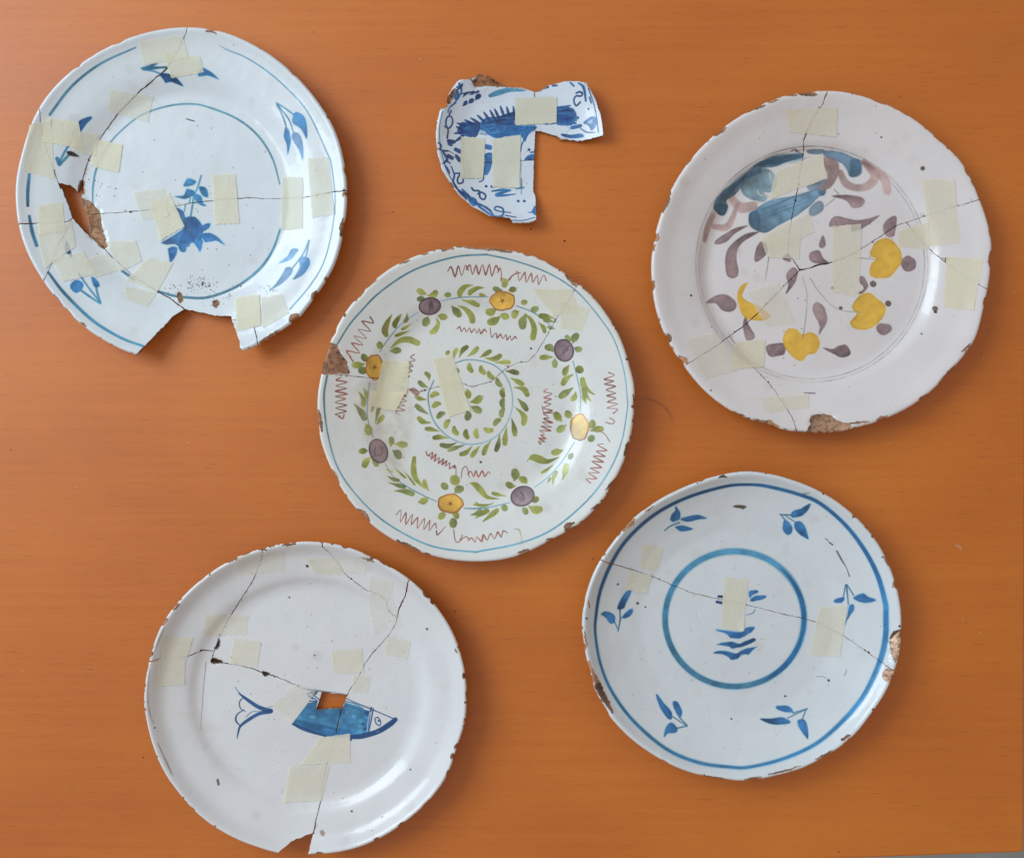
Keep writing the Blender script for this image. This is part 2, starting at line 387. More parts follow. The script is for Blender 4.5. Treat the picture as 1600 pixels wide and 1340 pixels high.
def build(pl, paint, name, label, category, group, cracks, missing, chips, tapes, back=M_BACK):
    root = bpy.data.objects.new(name, None); scene.collection.objects.link(root)
    root.location = (pl.c[0] * S, pl.c[1] * S, 0.0002); root.empty_display_size = .02
    root['label'] = label; root['category'] = category
    if group: root['group'] = group
    # glaze lost in crumbs along the joins, knife scratches, pinholes and faint stains
    for P, w in cracks:
        D = densify(P, 3.0)
        for q in D:
            if rng.random() < .08:
                paint.dot(q[0] + rng.normal() * .7, q[1] + rng.normal() * .7, .5 + 1.1 * rng.random() ** 2, np.array([.45, .32, .24]) * (.6 + .7 * rng.random()), .8, .7, .1)
            if rng.random() < .12: paint.dot(q[0] + rng.normal() * 2, q[1] + rng.normal() * 2, 1 + 2 * rng.random(), np.array([.62, .55, .46]), .22, 2.)
    cpx = pl.c / (1 - pl.zr / HPX) * (1, -1) + (800, 670)
    for _ in range(34):
        t, r = rng.uniform(0, 6.28), .72 * pl.R * rng.random() ** .5; d = rng.uniform(0, 3.14); L_ = 6 + 26 * rng.random() ** 2
        a_ = cpx + (r * math.cos(t), r * math.sin(t)); u_ = np.array([math.cos(d), math.sin(d)])
        paint.stroke([a_, a_ + u_ * L_ * .5 + rng.normal(size=2), a_ + u_ * L_], [.3, .6, .3], np.array([.55, .52, .48]), .12 + .2 * rng.random(), .8, .6, True, .6)
    for _ in range(26):
        t, r = rng.uniform(0, 6.28), .97 * pl.R * rng.random() ** .5
        paint.dot(cpx[0] + r * math.cos(t), cpx[1] + r * math.sin(t), 2 + 7 * rng.random(), np.array([.66, .60, .50]), .05 + .09 * rng.random(), 7.)
    gm = mat_glaze(name + '_glaze', paint.image(name + '_glaze'))
    R = pl.R
    if pl.shape_px is not None:
        out = pl.loc(densify(pl.shape_px, 2.0, True)); out = out + pl.rng.normal(size=out.shape) * .35
    else:
        a = np.linspace(-np.pi, np.pi, 901)[:-1]; r = np.interp(a, pl.ang, pl.rho)
        r = r + pl.rng.normal(size=len(a)) * .12
        out = np.column_stack([np.cos(a) * r, np.sin(a) * r])
    loops = [out]; strips = []; miss = []; lowered = []
    for P, w in cracks:
        n = len(P); w = np.full(n, float(w)) if np.isscalar(w) else np.interp(np.linspace(0, 1, n), np.linspace(0, 1, len(w)), w)
        D = densify(np.column_stack([P, w]), 4.0); q = pl.loc(D[:, :2])
        j = pl.rng.normal(size=q.shape) * .26; j[0] = j[-1] = 0; q = q + j
        ww = D[:, 2] * (.45 + .55 * pl.rng.random(len(D)))
        # run past the rim when the crack reaches it
        for e in (0, -1):
            if pl.shape_px is None and pl.edge_d(q[e][None])[0] < 8:
                d = q[e] / np.hypot(*q[e]) * 12
                if e == 0: q = np.vstack([q[0] + d, q]); ww = np.concatenate([[ww[0]], ww])
                else: q = np.vstack([q, q[-1] + d]); ww = np.concatenate([ww, [ww[-1]]])
        st = strip(q, ww); strips.append((st, q, ww)); loops.append(st)
    for P in missing:
        D = densify(P, 4.0, True); q = pl.loc(D) + pl.rng.normal(size=D.shape) * .5
        miss.append(q); loops.append(q)
    for P in chips:
        D = densify(P, 4.0, True); q = pl.loc(D); lowered.append(q); loops.append(q)
    # interior points on rings that follow the rim
    ip = []
    for d in (.35, 1.0, 2.0, 3.2, 5.0, 8.0):
        a = np.arange(-np.pi, np.pi, 3.2 / R); r = np.interp(a, pl.ang, pl.rho) - d
        ip.append(np.column_stack([np.cos(a) * r, np.sin(a) * r]))
    rr = R - 12.5
    while rr > 4:
        n = max(6, int(2 * np.pi * rr / 6)); a = np.arange(n) / n * 2 * np.pi + rr
        k = np.interp((a + np.pi) % (2 * np.pi) - np.pi, pl.ang, pl.smooth) / R
        ip.append(np.column_stack([np.cos(a) * rr * k, np.sin(a) * rr * k])); rr -= 5.0
    ip = np.vstack(ip)
    keep = np.ones(len(ip), bool)
    for st, q, ww in strips:
        lo, hi = q.min(0) - 6, q.max(0) + 6
        sel = np.where(np.all((ip > lo) & (ip < hi), axis=1))[0]
        if len(sel):
            dd = np.min(np.hypot(ip[sel, None, 0] - q[None, :, 0], ip[sel, None, 1] - q[None, :, 1]) - ww[None, :] / 2, axis=1)
            keep[sel[dd < 1.6]] = False
    for q in miss: keep &= ~inpoly(ip, q)
    if pl.shape_px is not None: keep &= inpoly(ip, out)
    ip = ip[keep]
    V = []; E = []
    for lp in loops:
        b = len(V); V += [Vector((float(x), float(y))) for x, y in lp]; n = len(lp)
        E += [(b + i, b + (i + 1) % n) for i in range(n)]
    V += [Vector((float(x), float(y))) for x, y in ip]
    vo, _, fo, *_ = delaunay_2d_cdt(V, E, [], 0, 1e-4)
    VV = np.array([(v.x, v.y) for v in vo]); F = np.array([f for f in fo if len(f) == 3])
    C = VV[F].mean(1)
    ok = inpoly(C, out)
    for st, q, ww in strips: ok &= ~inpoly(C, st)
    for q in miss: ok &= ~inpoly(C, q)
    F = F[ok]; C = C[ok]
    # pieces = connected triangles
    par = list(range(len(F)))
    def find(i):
        while par[i] != i: par[i] = par[par[i]]; i = par[i]
        return i
    em = {}
    for i, f in enumerate(F):
        for a, b in ((f[0], f[1]), (f[1], f[2]), (f[2], f[0])):
            k = (a, b) if a < b else (b, a)
            if k in em: par[find(i)] = find(em[k])
            else: em[k] = i
    comp = {}
    for i in range(len(F)): comp.setdefault(find(i), []).append(i)
    # surface
    n, th, r = pl.norm_r(VV)
    hz = pl.h(VV)
    for q in lowered:
        ins = inpoly(VV, q); hz[ins] -= 2.2 + 1.2 * pl.rng.random(ins.sum())
    d = np.clip(pl.edge_d(VV), 0, 5.2) if pl.shape_px is None else np.clip(R - n, 0, 5.2)
    te = pl.t * np.sqrt(np.clip(1 - (1 - d / 5.2) ** 2, 0.02, 1))
    top = hz - (pl.t - te) / 2; bot = top - te
    bot = np.maximum(bot, 0.0)
    atrim = (pl.edge_d(VV) < .9) if pl.shape_px is None else (n > R - 5)
    UV = (VV + paint.half) / (2 * paint.half)
    count = 0
    for cid, tris in sorted(comp.items(), key=lambda t: -len(t[1])):
        T = F[tris]
        ar = np.abs(np.cross(VV[T[:, 1]] - VV[T[:, 0]], VV[T[:, 2]] - VV[T[:, 0]])).sum() / 2
        if ar < 60: continue
        ids = np.unique(T); mp = {int(v): i for i, v in enumerate(ids)}; m = len(ids)
        cc = VV[ids].mean(0)
        tilt = pl.rng.normal(size=2) * .0028; dz = pl.rng.normal() * .5
        off = np.clip((VV[ids] - cc) @ tilt + dz * (ar < .5 * np.pi * R * R), -.5, .5)
        vt = np.column_stack([VV[ids], top[ids] + off]); vb = np.column_stack([VV[ids], np.maximum(bot[ids] + off, 0)])
        verts = list(map(tuple, np.vstack([vt, vb]) * S)); uv = list(UV[ids]) * 2
        faces = []; idx = []; sm = []
        ec = {}
        for f in T:
            a, b, c = (mp[int(x)] for x in f)
            A, B_, C_ = VV[f[0]], VV[f[1]], VV[f[2]]
            if (B_[0] - A[0]) * (C_[1] - A[1]) - (B_[1] - A[1]) * (C_[0] - A[0]) < 0: b, c = c, b
            faces.append((a, b, c)); idx.append(0); sm.append(True)
            faces.append((a + m, c + m, b + m)); idx.append(2); sm.append(True)
            for e in ((a, b), (b, c), (c, a)): ec[e] = ec.get(e, 0) + 1
        base = len(verts); w = 0
        for (a, b) in ec:
            if (b, a) in ec: continue
            rim = atrim[ids[a]] and atrim[ids[b]]
            i = len(verts)
            verts += [verts[a], verts[b], verts[b + m], verts[a + m]]; uv += [uv[a], uv[b], uv[b], uv[a]]
            faces.append((i + 1, i, i + 3, i + 2)); idx.append(0 if rim else 1); sm.append(False)
        # origin at the piece's own centre
        off3 = np.array([cc[0] * S, cc[1] * S, 0.0])
        verts = [tuple(np.array(v) - off3) for v in verts]
        add_obj('sherd', verts, faces, [gm, M_CLAY, back], idx, sm, root, uv, tuple(off3))
        count += 1
    # strips of masking tape pressed over the joins
    for k, tq in enumerate(tapes):
        q = np.asarray(tq, float)
        nu, nv = 14, 14
        u = np.linspace(0, 1, nu)[None, :, None]; v = np.linspace(0, 1, nv)[:, None, None]
        G = (q[0] * (1 - u) + q[1] * u) * (1 - v) + (q[3] * (1 - u) + q[2] * u) * v
        jag = pl.rng.normal(size=(2, nu)) * .55; jag2 = pl.rng.normal(size=(2, nv)) * .2
        dv = (q[3] - q[0]) / np.hypot(*(q[3] - q[0])); du = (q[1] - q[0]) / np.hypot(*(q[1] - q[0]))
        G[0] += jag[0][:, None] * dv; G[-1] += jag[1][:, None] * dv; G[:, 0] += jag2[0][:, None] * du; G[:, -1] += jag2[1][:, None] * du
        L = pl.loc(G.reshape(-1, 2))
        z = pl.h(L) + .85 + .14 * (k % 5)
        dd = np.clip(pl.edge_d(L), -40, 5.2) if pl.shape_px is None else np.full(len(L), 5.2)
        z = z - np.where(dd < 5.2, (5.2 - dd) ** 2 * .05, 0)
        zz = z.reshape(nv, nu)
        lift = np.zeros((nv, nu)); c0 = pl.rng.integers(4)
        uu, vv2 = np.meshgrid(np.linspace(0, 1, nu), np.linspace(0, 1, nv))
        cu, cv = ((0, 0), (1, 0), (1, 1), (0, 1))[c0]
        dist = np.hypot(uu - cu, vv2 - cv); lift += np.clip(.38 - dist, 0, 1) ** 1.6 * (3 + 9 * pl.rng.random())
        ph = pl.rng.random(3) * 6
        lift += .10 * np.sin(uu * 9 + ph[0] + vv2 * 4) + .10 * np.sin(vv2 * 11 + ph[1])
        z = (zz + lift).ravel()
        c = L.mean(0)
        verts = [((x - c[0]) * S, (y - c[1]) * S, zq * S) for (x, y), zq in zip(L, z)]
        faces = [(j * nu + i, (j + 1) * nu + i, (j + 1) * nu + i + 1, j * nu + i + 1) for j in range(nv - 1) for i in range(nu - 1)]
        add_obj('tape_strip', verts, faces, [TAPES[pl.seed]], None, np.ones(len(faces), bool), root, None, (c[0] * S, c[1] * S, 0))
    print('PLATE', name, 'sherds', count, 'tris', len(F))
    return root
def rim_chips(pl, paint, fr_strokes, n_random, col, scale=1.):
    """named chips (frame, 'x y x y..', width) plus small random nicks; each also bites into the outline"""
    for fr, s_, w in fr_strokes:
        P = pts(fr, s_); q = pl.loc(P); d = pl.edge_d(q)
        paint.clay(P, col * (.8 + .4 * rng.random()), w)
        if d.min() < 9:
            a = np.arctan2(q[:, 1], q[:, 0]); a = np.unwrap(a); mid = (a.max() + a.min()) / 2; half = max((a.max() - a.min()) / 2 + 1.5 / pl.R, 3 / pl.R)
            pl.notch((mid + np.pi) % (2 * np.pi) - np.pi, half, min(2.6, .35 * float(np.max(w))))
    ce = rng.uniform(-np.pi, np.pi, 5)
    for _ in range(n_random):
        a = (ce[rng.integers(5)] + rng.normal() * .28 + np.pi) % (2 * np.pi) - np.pi if rng.random() < .75 else rng.uniform(-np.pi, np.pi); L = (1.5 + 16 * rng.random() ** 5) / pl.R; dp = .3 + 1.9 * rng.random() ** 4
        pl.notch(a, L / 2, dp * .8)
        t = np.linspace(a - L / 2, a + L / 2, 5); r = np.interp((t + np.pi) % (2 * np.pi) - np.pi, pl.ang, pl.rho) - dp * .5
        q = np.column_stack([np.cos(t) * r, np.sin(t) * r])
        # plan position -> photograph pixels so the brush can take it
        p = (q + pl.c) / (1 - pl.h(q) / HPX)[:, None] * (1, -1) + (800, 670)
        paint.clay(p, col * (.7 + .5 * rng.random()), 1.2 + 1.5 * dp * scale * rng.random())
def rimpts(*items):
    return np.vstack([pts(f, s_) for f, s_ in items])
def quads(*t): return [np.array(x, float).reshape(4, 2) for x in t]
CLAY = np.array([.60, .44, .33]); CLAYD = np.array([.42, .29, .21]); DARK = np.array([.16, .12, .11])
def polys(pa, fr, col, lst, alpha=.95, soft=2.1, vary=.38):
    for s_ in lst: pa.poly(pts(fr, s_), col, alpha, soft, vary)
def strokes(pa, fr, col, lst, alpha=.9, soft=1.3, vary=.3):
    for s_, w in lst: pa.stroke(pts(fr, s_), w, col, alpha, soft, vary)

# ================================================================ plate 1: blue flower spray, broken at the bottom edge
rim1 = rimpts(('A1', '1310,95 860,185 560,350 280,640 155,950 105,1200'), ('A3', '105,150 150,420 300,715 430,880 560,1010 750,1140 950,1225'),
              ('P', '296,560 340,557'), ('A4', '450,1195 600,1125 740,1030 830,970 900,880 1000,740 1080,600 1150,330 1170,100'),
              ('A2', '60,95 270,120 480,200 760,390 960,610 1090,830 1150,1050 1170,1250'))
p1 = Plate((283, 299), rim1, [(0, 10), (140, 10), (160, 11), (186, 22), (205, 27), (232, 31.5), (246, 36), (252, 39.5), (257, 40)], 9.5, seed=1)
a1 = Paint(p1, (215, 221, 224), .02)
BL = pig(40, 100, 160); BD = pig(30, 75, 135); BLL = pig(62, 118, 155)
w_ = [2.4, 3.0, 4.6, 5.2, 4.6]
a1.ring(pts('P', '212,75 157,100.6 112,136 78,180'), [2, 3.2, 3.6, 3.6], pig(65, 110, 138), .85)
a1.ring(pts('P', '46,273 43.6,300 43.6,322'), [4, 4.6, 3.8], pig(45, 92, 130), .92)
a1.ring(pts('P', '46,338 50,362 57,384'), [3.6, 5, 4.6], pig(45, 92, 130), .92)
a1.ring(pts('P', '75,425.5 101,459 145.5,501.6 190,528.5 224,541'), [3.2, 4.6, 4.6, 4, 3.4], pig(52, 105, 140), .9)
a1.ring(pts('P', '453,483 481.5,450 504,414 517,369.5 523,325 523,300 517,255 510.6,239 481.5,177 448,138.6 414,109.5 381,89 358,80 343,72'),
        [2.8, 2.6, 2.2, 2, 2, 2, 2.2, 2.2, 2, 1.8, 1.8, 1.6, 1.4, .8], pig(62, 118, 155), .85)
RI = pig(70, 118, 145)
a1.ring(pts('P', '438,358 425.5,392 405,421 369.5,448 325,464.7 289,464.7 270,462 247,455.7'), [3, 4, 4.6, 4.4, 4.2, 4, 4, 4], RI, .9)
a1.ring(pts('P', '437,288 425.5,248 403,212.5 369.5,185.7 325,167.8 300,163 268.6,165 234,174.5 209,188 174.6,220 153,257 145.5,288.7 144.4,318'),
        [2, 3, 3.2, 3, 2.8, 2.6, 2.8, 2.4, 2.2, 2.4, 3, 3.4, 2], RI, .85)
a1.ring(pts('P', '190,423 200,430 209,437'), [4, 4.5, 4], RI, .9)
def spr(pa, fr, leaves, stems, col, stc, halo=True):
    if halo:
        for s_ in leaves: pa.poly(pts(fr, s_), pig(150, 190, 210), .35, 8, .2, pool=False)
    strokes(pa, fr, stc, stems, .8, 1.2)
    polys(pa, fr, col, leaves)
spr(a1, 'A1', ['985,390 1040,370 1100,350 1100,362 1075,375 1155,378 1160,390 1080,398 1000,400'], [('1000,400 1070,410 1120,430', 3)], BLL, BLL, False)
spr(a1, 'A1', ['1115,430 1160,425 1220,450 1280,515 1200,485 1155,490 1130,460'], [('1165,390 1135,420', 2)], BD, DARK)
spr(a1, 'A2', ['155,390 200,405 275,465 200,440 130,445'], [], BL, BL)
spr(a1, 'A1', ['645,730 610,775 545,855 515,885 500,875 510,830 550,765 590,740'], [('510,880 460,960 410,1055', 3.4), ('425,1055 490,985', 4), ('400,1020 415,1060', 6)], BD, BLL)
polys(a1, 'A1', DARK * .9, ['470,970 500,970 555,1005 510,1005 480,995'])
spr(a1, 'A3', ['465,430 485,490 500,540 480,530 455,495', '490,740 520,705 575,720 578,760 540,795 505,780', '640,680 690,720 690,750 655,750'],
    [('550,660 620,760 700,860', 3), ('670,750 680,800 700,860', 3.2), ('570,780 640,830 700,868', 3.6)], BL, BLL)
spr(a1, 'A2', ['790,770 805,700 850,710 885,760 890,880 850,810', '745,795 775,850 780,900 755,990 750,930 730,860', '785,870 800,840 840,855 860,920 862,1030 835,960 800,905'],
    [('680,632 740,670 800,715', 2.6), ('680,640 720,720 745,790', 3), ('685,645 760,740 795,830', 2.4)], BL, BLL)
spr(a1, 'A4', ['785,490 830,490 800,540 760,570 695,585 750,540', '835,560 870,540 905,560 910,600 870,660 790,700 840,620', '740,625 790,625 770,680 700,740 625,780 690,710'],
    [('905,430 860,530 790,620', 2.6), ('905,430 895,490 885,540', 3)], BL, BLL)
mid = ['635,262 710,290 690,325 640,340 580,345 600,295', '740,350 815,365 840,455 800,450 760,410', '620,368 690,400 680,440 630,465 570,475 485,450 580,440 600,400',
       '700,430 750,435 775,465 780,510 815,550 760,540 700,490']
big = ['450,555 520,570 580,610 600,675 590,770 520,650', '600,675 660,660 720,680 770,740 780,800 760,860 700,930 650,945 600,960 540,965 480,940 530,830 590,770',
       '780,760 800,738 860,730 855,780 790,815 765,820', '780,870 790,840 850,830 920,860 1015,955 940,915 880,920 800,930', '690,870 765,860 780,920 770,1000 750,1035 720,980 690,940',
       '590,775 640,800 600,930 520,945 460,950 400,955 345,935 440,880 530,820', '520,950 600,960 610,990 600,1030 560,1030 530,1000', '415,1000 470,975 515,990 510,1050 450,1140 430,1110']
spr(a1, 'A6', mid, [('765,235 730,350 700,420', 3), ('690,430 672,560 655,660', 3.2), ('600,540 588,610', 2.5), ('650,470 640,520', 3)], pig(45, 110, 165), pig(80, 140, 175))
for s_ in big: a1.poly(pts('A6', s_), pig(150, 190, 210), .35, 9, .2, pool=False)
a1.poly(pts('A6', '450,558 490,562 520,570 560,592 580,610 590,640 600,672 630,662 660,660 695,664 720,680 750,712 770,742 782,757 800,742 830,732 862,732 858,760 850,780 820,800 790,815 776,838 800,834 850,832 880,842 920,862 955,890 985,925 1016,958 975,942 940,918 905,912 880,920 845,926 805,930 785,900 768,872 772,895 782,925 774,965 768,1000 752,1034 735,1008 720,980 690,940 668,930 650,945 640,974 612,978 608,1010 600,1028 578,1034 560,1030 540,1015 528,980 525,968 490,948 460,950 400,955 345,936 395,908 440,880 490,850 530,822 560,805 590,776 555,712 520,652 480,600'), pig(36, 92, 155), .95, 1.8, .42, False)
a1.poly(pts('A6', '415,1000 440,982 470,975 500,980 515,992 512,1030 505,1060 475,1110 450,1140 436,1135 430,1090'), pig(36, 92, 155), .95, 1.8, .4, False)
for s_ in ('600,675 590,720 600,770 592,800', '690,935 680,890 700,850', '770,870 745,890 730,930', '530,960 560,930 600,940 640,935', '780,757 765,800 775,838'): a1.stroke(pts('A6', s_), [.6, 2.2, .6], pig(24, 60, 120), .55, 2)
for s_ in ('560,600 585,660', '620,700 700,700 745,760', '820,850 900,880 960,930', '640,900 560,930 480,945', '740,900 755,980'): a1.stroke(pts('A6', s_), [.6, 3, .8], pig(80, 140, 190), .35, 3)
polys(a1, 'A6', pig(30, 74, 135), ['600,690 700,690 750,760 740,860 640,930 540,930 580,800'], .5, 6)
pit = np.array([.22, .18, .18])
a1.speckle(311, 444, 13, 6, 70, pit, .3, .7, .8); a1.speckle(345, 468, 12, 8, 30, pit, .3, .8); a1.speckle(420, 452, 6, 3, 14, pit, .3, .6); a1.speckle(275, 450, 8, 9, 12, pit)
a1.speckle(300, 300, 90, 90, 40, pit, .3, .9, .6); a1.speckle(160, 292, 15, 10, 9, pit); a1.speckle(300, 300, 160, 160, 30, np.array([.55, .5, .45]), .6, 1.6, .35)
a1.speckle(318, 444, 6, 2, 8, DARK, .6, 1.1, .9)
a1.clay(pts('A4', '235,850 265,845 280,868 262,890 238,885'), CLAY); a1.clay(pts('A3', '1240,800 1268,800 1270,850 1250,860'), np.array([.6, .42, .26]))
a1.stroke(pts('A2', '40,740 70,748 110,760'), [2, 3.5, 1], np.array([.9, .9, .88]), .9); a1.stroke(pts('A2', '50,742 75,750 105,758'), 1.4, DARK, .9, .7)
ledge = pts('A3', '574,132 640,165 700,235 705,300 718,380 750,470 722,490 618,394 632,330 616,262 580,195')
a1.clay(ledge, np.array([.62, .46, .33]), smooth=False)
a1.clay(pts('A3', '560,20 580,10 588,70 575,110 548,90'), CLAY)
rim_chips(p1, a1, [('A1', '790,215 830,205 860,185', 4), ('A1', '515,385 560,355', 4), ('A1', '190,825 215,775', 3), ('A1', '630,300 640,290', 2),
                   ('A2', '185,130 225,130 260,150', 4), ('A2', '770,395 815,435', 3), ('A2', '1150,1080 1165,1130', 3), ('A4', '1150,95 1150,120', 4),
                   ('A4', '1145,280 1130,340 1128,400', 5), ('A4', '930,830 955,790', 8), ('A4', '775,990 790,965 825,950', 9), ('A4', '565,1135 640,1090 700,1055', 3),
                   ('A3', '370,805 430,880', 3), ('A3', '440,900 500,960', 4), ('A3', '560,1000 600,1025', 3)], 20, CLAY)
cr1 = [(pts('A3', '124,313 150,311 250,308 400,302 480,292 510,272 530,262'), [2, 2, 1.2, 1.2, 1.5]),
       (np.vstack([pts('A3', '600,243 690,240 800,236 970,220 1120,203'), pts('A6', '440,558 520,545 640,520 740,508 880,495 1000,480 1140,470 1240,465 1340,465'), pts('A2', '560,1296 700,1297 865,1290 1080,1250 1176,1240')]),
        [1.1, 1.3, 1.4, 1.3, 1.5, 1.7, 1.3, 1.1, 2.2]),
       (pts('A1', '262,632 280,700 285,800 310,900 365,1065 410,1190 425,1230'), [1.6, 1.2, .8, 1.1, 1.8]),
       (pts('A1', '1312,85 1297,150 1240,270 1160,395 1050,490 965,560 820,710 740,820 700,880 615,1035 580,1160 577,1260'), [1.6, 1, .7, 2.6, 1.6, 1.5, 1.2, 1., 1., 1.4]),
       (pts('A3', '608,375 690,440 725,480 780,540 870,620 945,685 1110,790 1185,830 1290,908'), [1.2, 1, 1.6, .9, 1.6, 2.4]),
       (pts('A3', '500,288 460,370 405,460 340,640 298,718'), [.8, .8, 1., 1.0, 2.2]),
       (pts('A4', '340,990 366,980 450,985 520,1020 540,1100 552,1170'), [1, 1, 2])]
ms1 = [pts('P', '212.7,555.5 214,552 255,510.6 270,494 288,482.6 300,485 313.6,488 335,492 361,494.5 365,506 372,524 374,532 376,543 381,549 379,585 200,595'),
       pts('A3', '412,28 490,42 525,72 540,85 565,20 578,0 580,55 572,138 582,195 618,262 632,330 622,396 600,378 500,265 480,190')]
tp1 = quads((218, 66, 286, 56, 294, 92, 224, 103), (254, 84, 312, 88, 319, 113, 268, 123), (172, 140, 240, 151, 231, 191, 168, 174),
            (72, 184, 124, 192, 130, 232, 66, 222), (118, 205, 155, 210, 150, 245, 114, 236), (150, 218, 192, 226, 186, 270, 141, 259), (46, 196, 80, 186, 86, 280, 36, 268),
            (60, 322, 98, 316, 102, 362, 60, 366), (58, 366, 112, 345, 118, 385, 70, 420), (80, 404, 130, 392, 152, 428, 98, 440),
            (207, 300, 256, 294, 264, 338, 222, 344), (234, 318, 264, 300, 289, 354, 250, 376), (331, 273, 368, 272, 374, 349, 336, 351),
            (440, 277, 473, 277, 473, 357, 438, 360), (480, 248, 513, 245, 523, 335, 487, 341),
            (165, 378, 212, 375, 222, 408, 188, 425), (232, 402, 271, 410, 246, 456, 196, 438), (192, 446, 246, 457, 230, 479, 198, 468), (130, 408, 165, 394, 188, 422, 146, 434),
            (366, 466, 405, 459, 408, 508, 370, 517), (407, 465, 441, 459, 452, 489, 410, 512))
build(p1, a1, 'plate', 'pale plate with blue flower spray in its middle and gap broken out at the bottom', 'plate', 'broken tin-glazed plates laid out on the table',
      cr1, ms1, [ledge], tp1)

# ================================================================ plate 2: green leafy spiral with yellow and purple fruit
rim2 = rimpts(('B1', '1165,65 870,120 650,215 450,370 260,600 190,740 110,1000 75,1200'), ('B3', '75,100 95,350 180,590 360,880 500,1020 700,1150 850,1210 1100,1270'),
              ('B4', '80,1280 350,1245 640,1110 820,1010 1000,840 1100,680 1180,510 1240,250 1255,50'), ('B2', '1250,1100 1220,980 1140,740 1060,600 900,405 700,250 520,150 370,110 150,70'))
p2 = Plate((745, 631), rim2, [(0, 9), (138, 9), (150, 11), (168, 19), (178, 23), (200, 29), (236, 40), (242, 42), (247, 43)], 9, seed=2)
a2 = Paint(p2, (221, 220, 214), .02)
# faint crazing and grime
for _ in range(90):
    t, r = rng.uniform(0, 6.28), 200 * rng.random() ** .5; x, y = 745 + r * math.cos(t), 631 + r * math.sin(t); d = rng.uniform(0, 6.28)
    P = [(x, y)]
    for k in range(5): d += rng.normal() * .6; P.append((P[-1][0] + 5 * math.cos(d), P[-1][1] + 5 * math.sin(d)))
    a2.stroke(P, .5, np.array([.62, .58, .5]), .22, .8)
GR = pig(134, 140, 58); GR2 = pig(112, 124, 66); VN = pig(120, 142, 165); RD = pig(128, 58, 52); PU = pig(124, 100, 116); YE = pig(216, 166, 62)
a2.ring(pts('P', '760,398 710,402 647,422 595,455.7 563.6,487 545,509 527,538'), [2.2, 2.4, 2.4, 2.4, 2.2, 2], pig(70, 110, 135), .85)
a2.ring(pts('P', '511,587 506,621 511,672.7 526,727 553,769 595,810.6 647,842 689,856.6 741,862 751,860.7 813.6,848 866,825 918,781 949.4,739.5 970,693.6 979.7,641 979.7,620.7 974.5,579 960,533 939,499.6 901,455.7 855.4,426.4 803,407.6 760,398'),
        [2.6, 2.4, 1.8, 1.6, 2, 2.2, 2.4, 2.4, 2.4, 2.2, 2, 1.6, 1.4, 1.3, 1.2, 1.3, 1.6, 1.9, 2.0], pig(72, 120, 148), .88)
a2.ring(pts('BC', '640,548 700,530 780,535 860,560 920,610 960,690 970,780 955,860 910,940 850,990 780,1015 700,1018 620,990 560,945 510,880 485,800 480,730 495,690 512,650'), [1.6, 1.6, 1.3, 1.6, 2, 1.6], VN, .85)
def leaves(fr, txt, col=None, w0=1.22):
    k = FR[fr][2]
    for t in txt.split(';'):
        x0, y0, x1, y1, w = [float(v) for v in t.split()]
        c = (GR if rng.random() < .7 else GR2) if col is None else col
        a2.leaf(pts(fr, [x0, y0])[0], pts(fr, [x1, y1])[0], w / k * w0, c * (.92 + .16 * rng.random()), .92)
leaves('BC', '485 650 462 605 24;480 690 425 655 26;470 760 405 735 24;480 845 405 790 28;495 895 420 860 28;545 945 460 930 24;600 985 505 985 26;645 1010 545 1020 26;690 1025 590 1058 24;735 1030 660 1080 26;780 1030 730 1095 26;845 1000 800 1085 26;895 960 870 1065 26;935 920 925 1030 28;965 870 985 975 28;990 810 1030 915 32;1000 755 1055 825 30;980 690 1060 745 30;960 635 1035 675 28;930 595 1005 608 28;870 548 960 545 24;810 518 905 498 30;780 515 845 475 26;710 510 770 455 26;660 515 712 450 26;630 520 650 465 24;580 495 598 482 22')
for (x, y, ang) in [(725, 575, 70), (795, 588, 60), (843, 618, 50), (890, 660, 60), (915, 718, 90), (915, 778, 95), (912, 835, 110), (883, 890, 140), (828, 935, 10), (762, 955, 85), (703, 960, 80), (638, 940, 65), (592, 900, 120), (556, 850, 150), (530, 792, 160), (520, 733, 165)]:
    t = math.radians(ang); c = (GR if rng.random() < .6 else GR2); dx, dy = 17 * math.cos(t), 17 * math.sin(t)
    px_, py_ = -dy * 1.35, dx * 1.35
    a2.stroke(pts('BC', [x - dx * 1.15 + py_ * .1, y - dy * 1.15, x + px_ * .25, y + py_ * .25, x + dx * 1.15, y + dy * 1.15]), [5, 8.5, 7], c, .92, 1.6, .35); continue
    a2.poly(pts('BC', [x - dx * 1.5 - px_ * .7, y - dy * 1.5 - py_ * .7, x + dx - px_, y + dy - py_, x + dx * 1.6 + px_ * .6, y + dy * 1.6 + py_ * .6, x - dx * .6 + px_, y - dy * .6 + py_]), c, .92, 1.6, .4, True)
leaves('BC', '705 700 716 745 34;725 775 785 745 38;730 800 782 828 38;705 825 705 872 36;640 575 655 600 20')
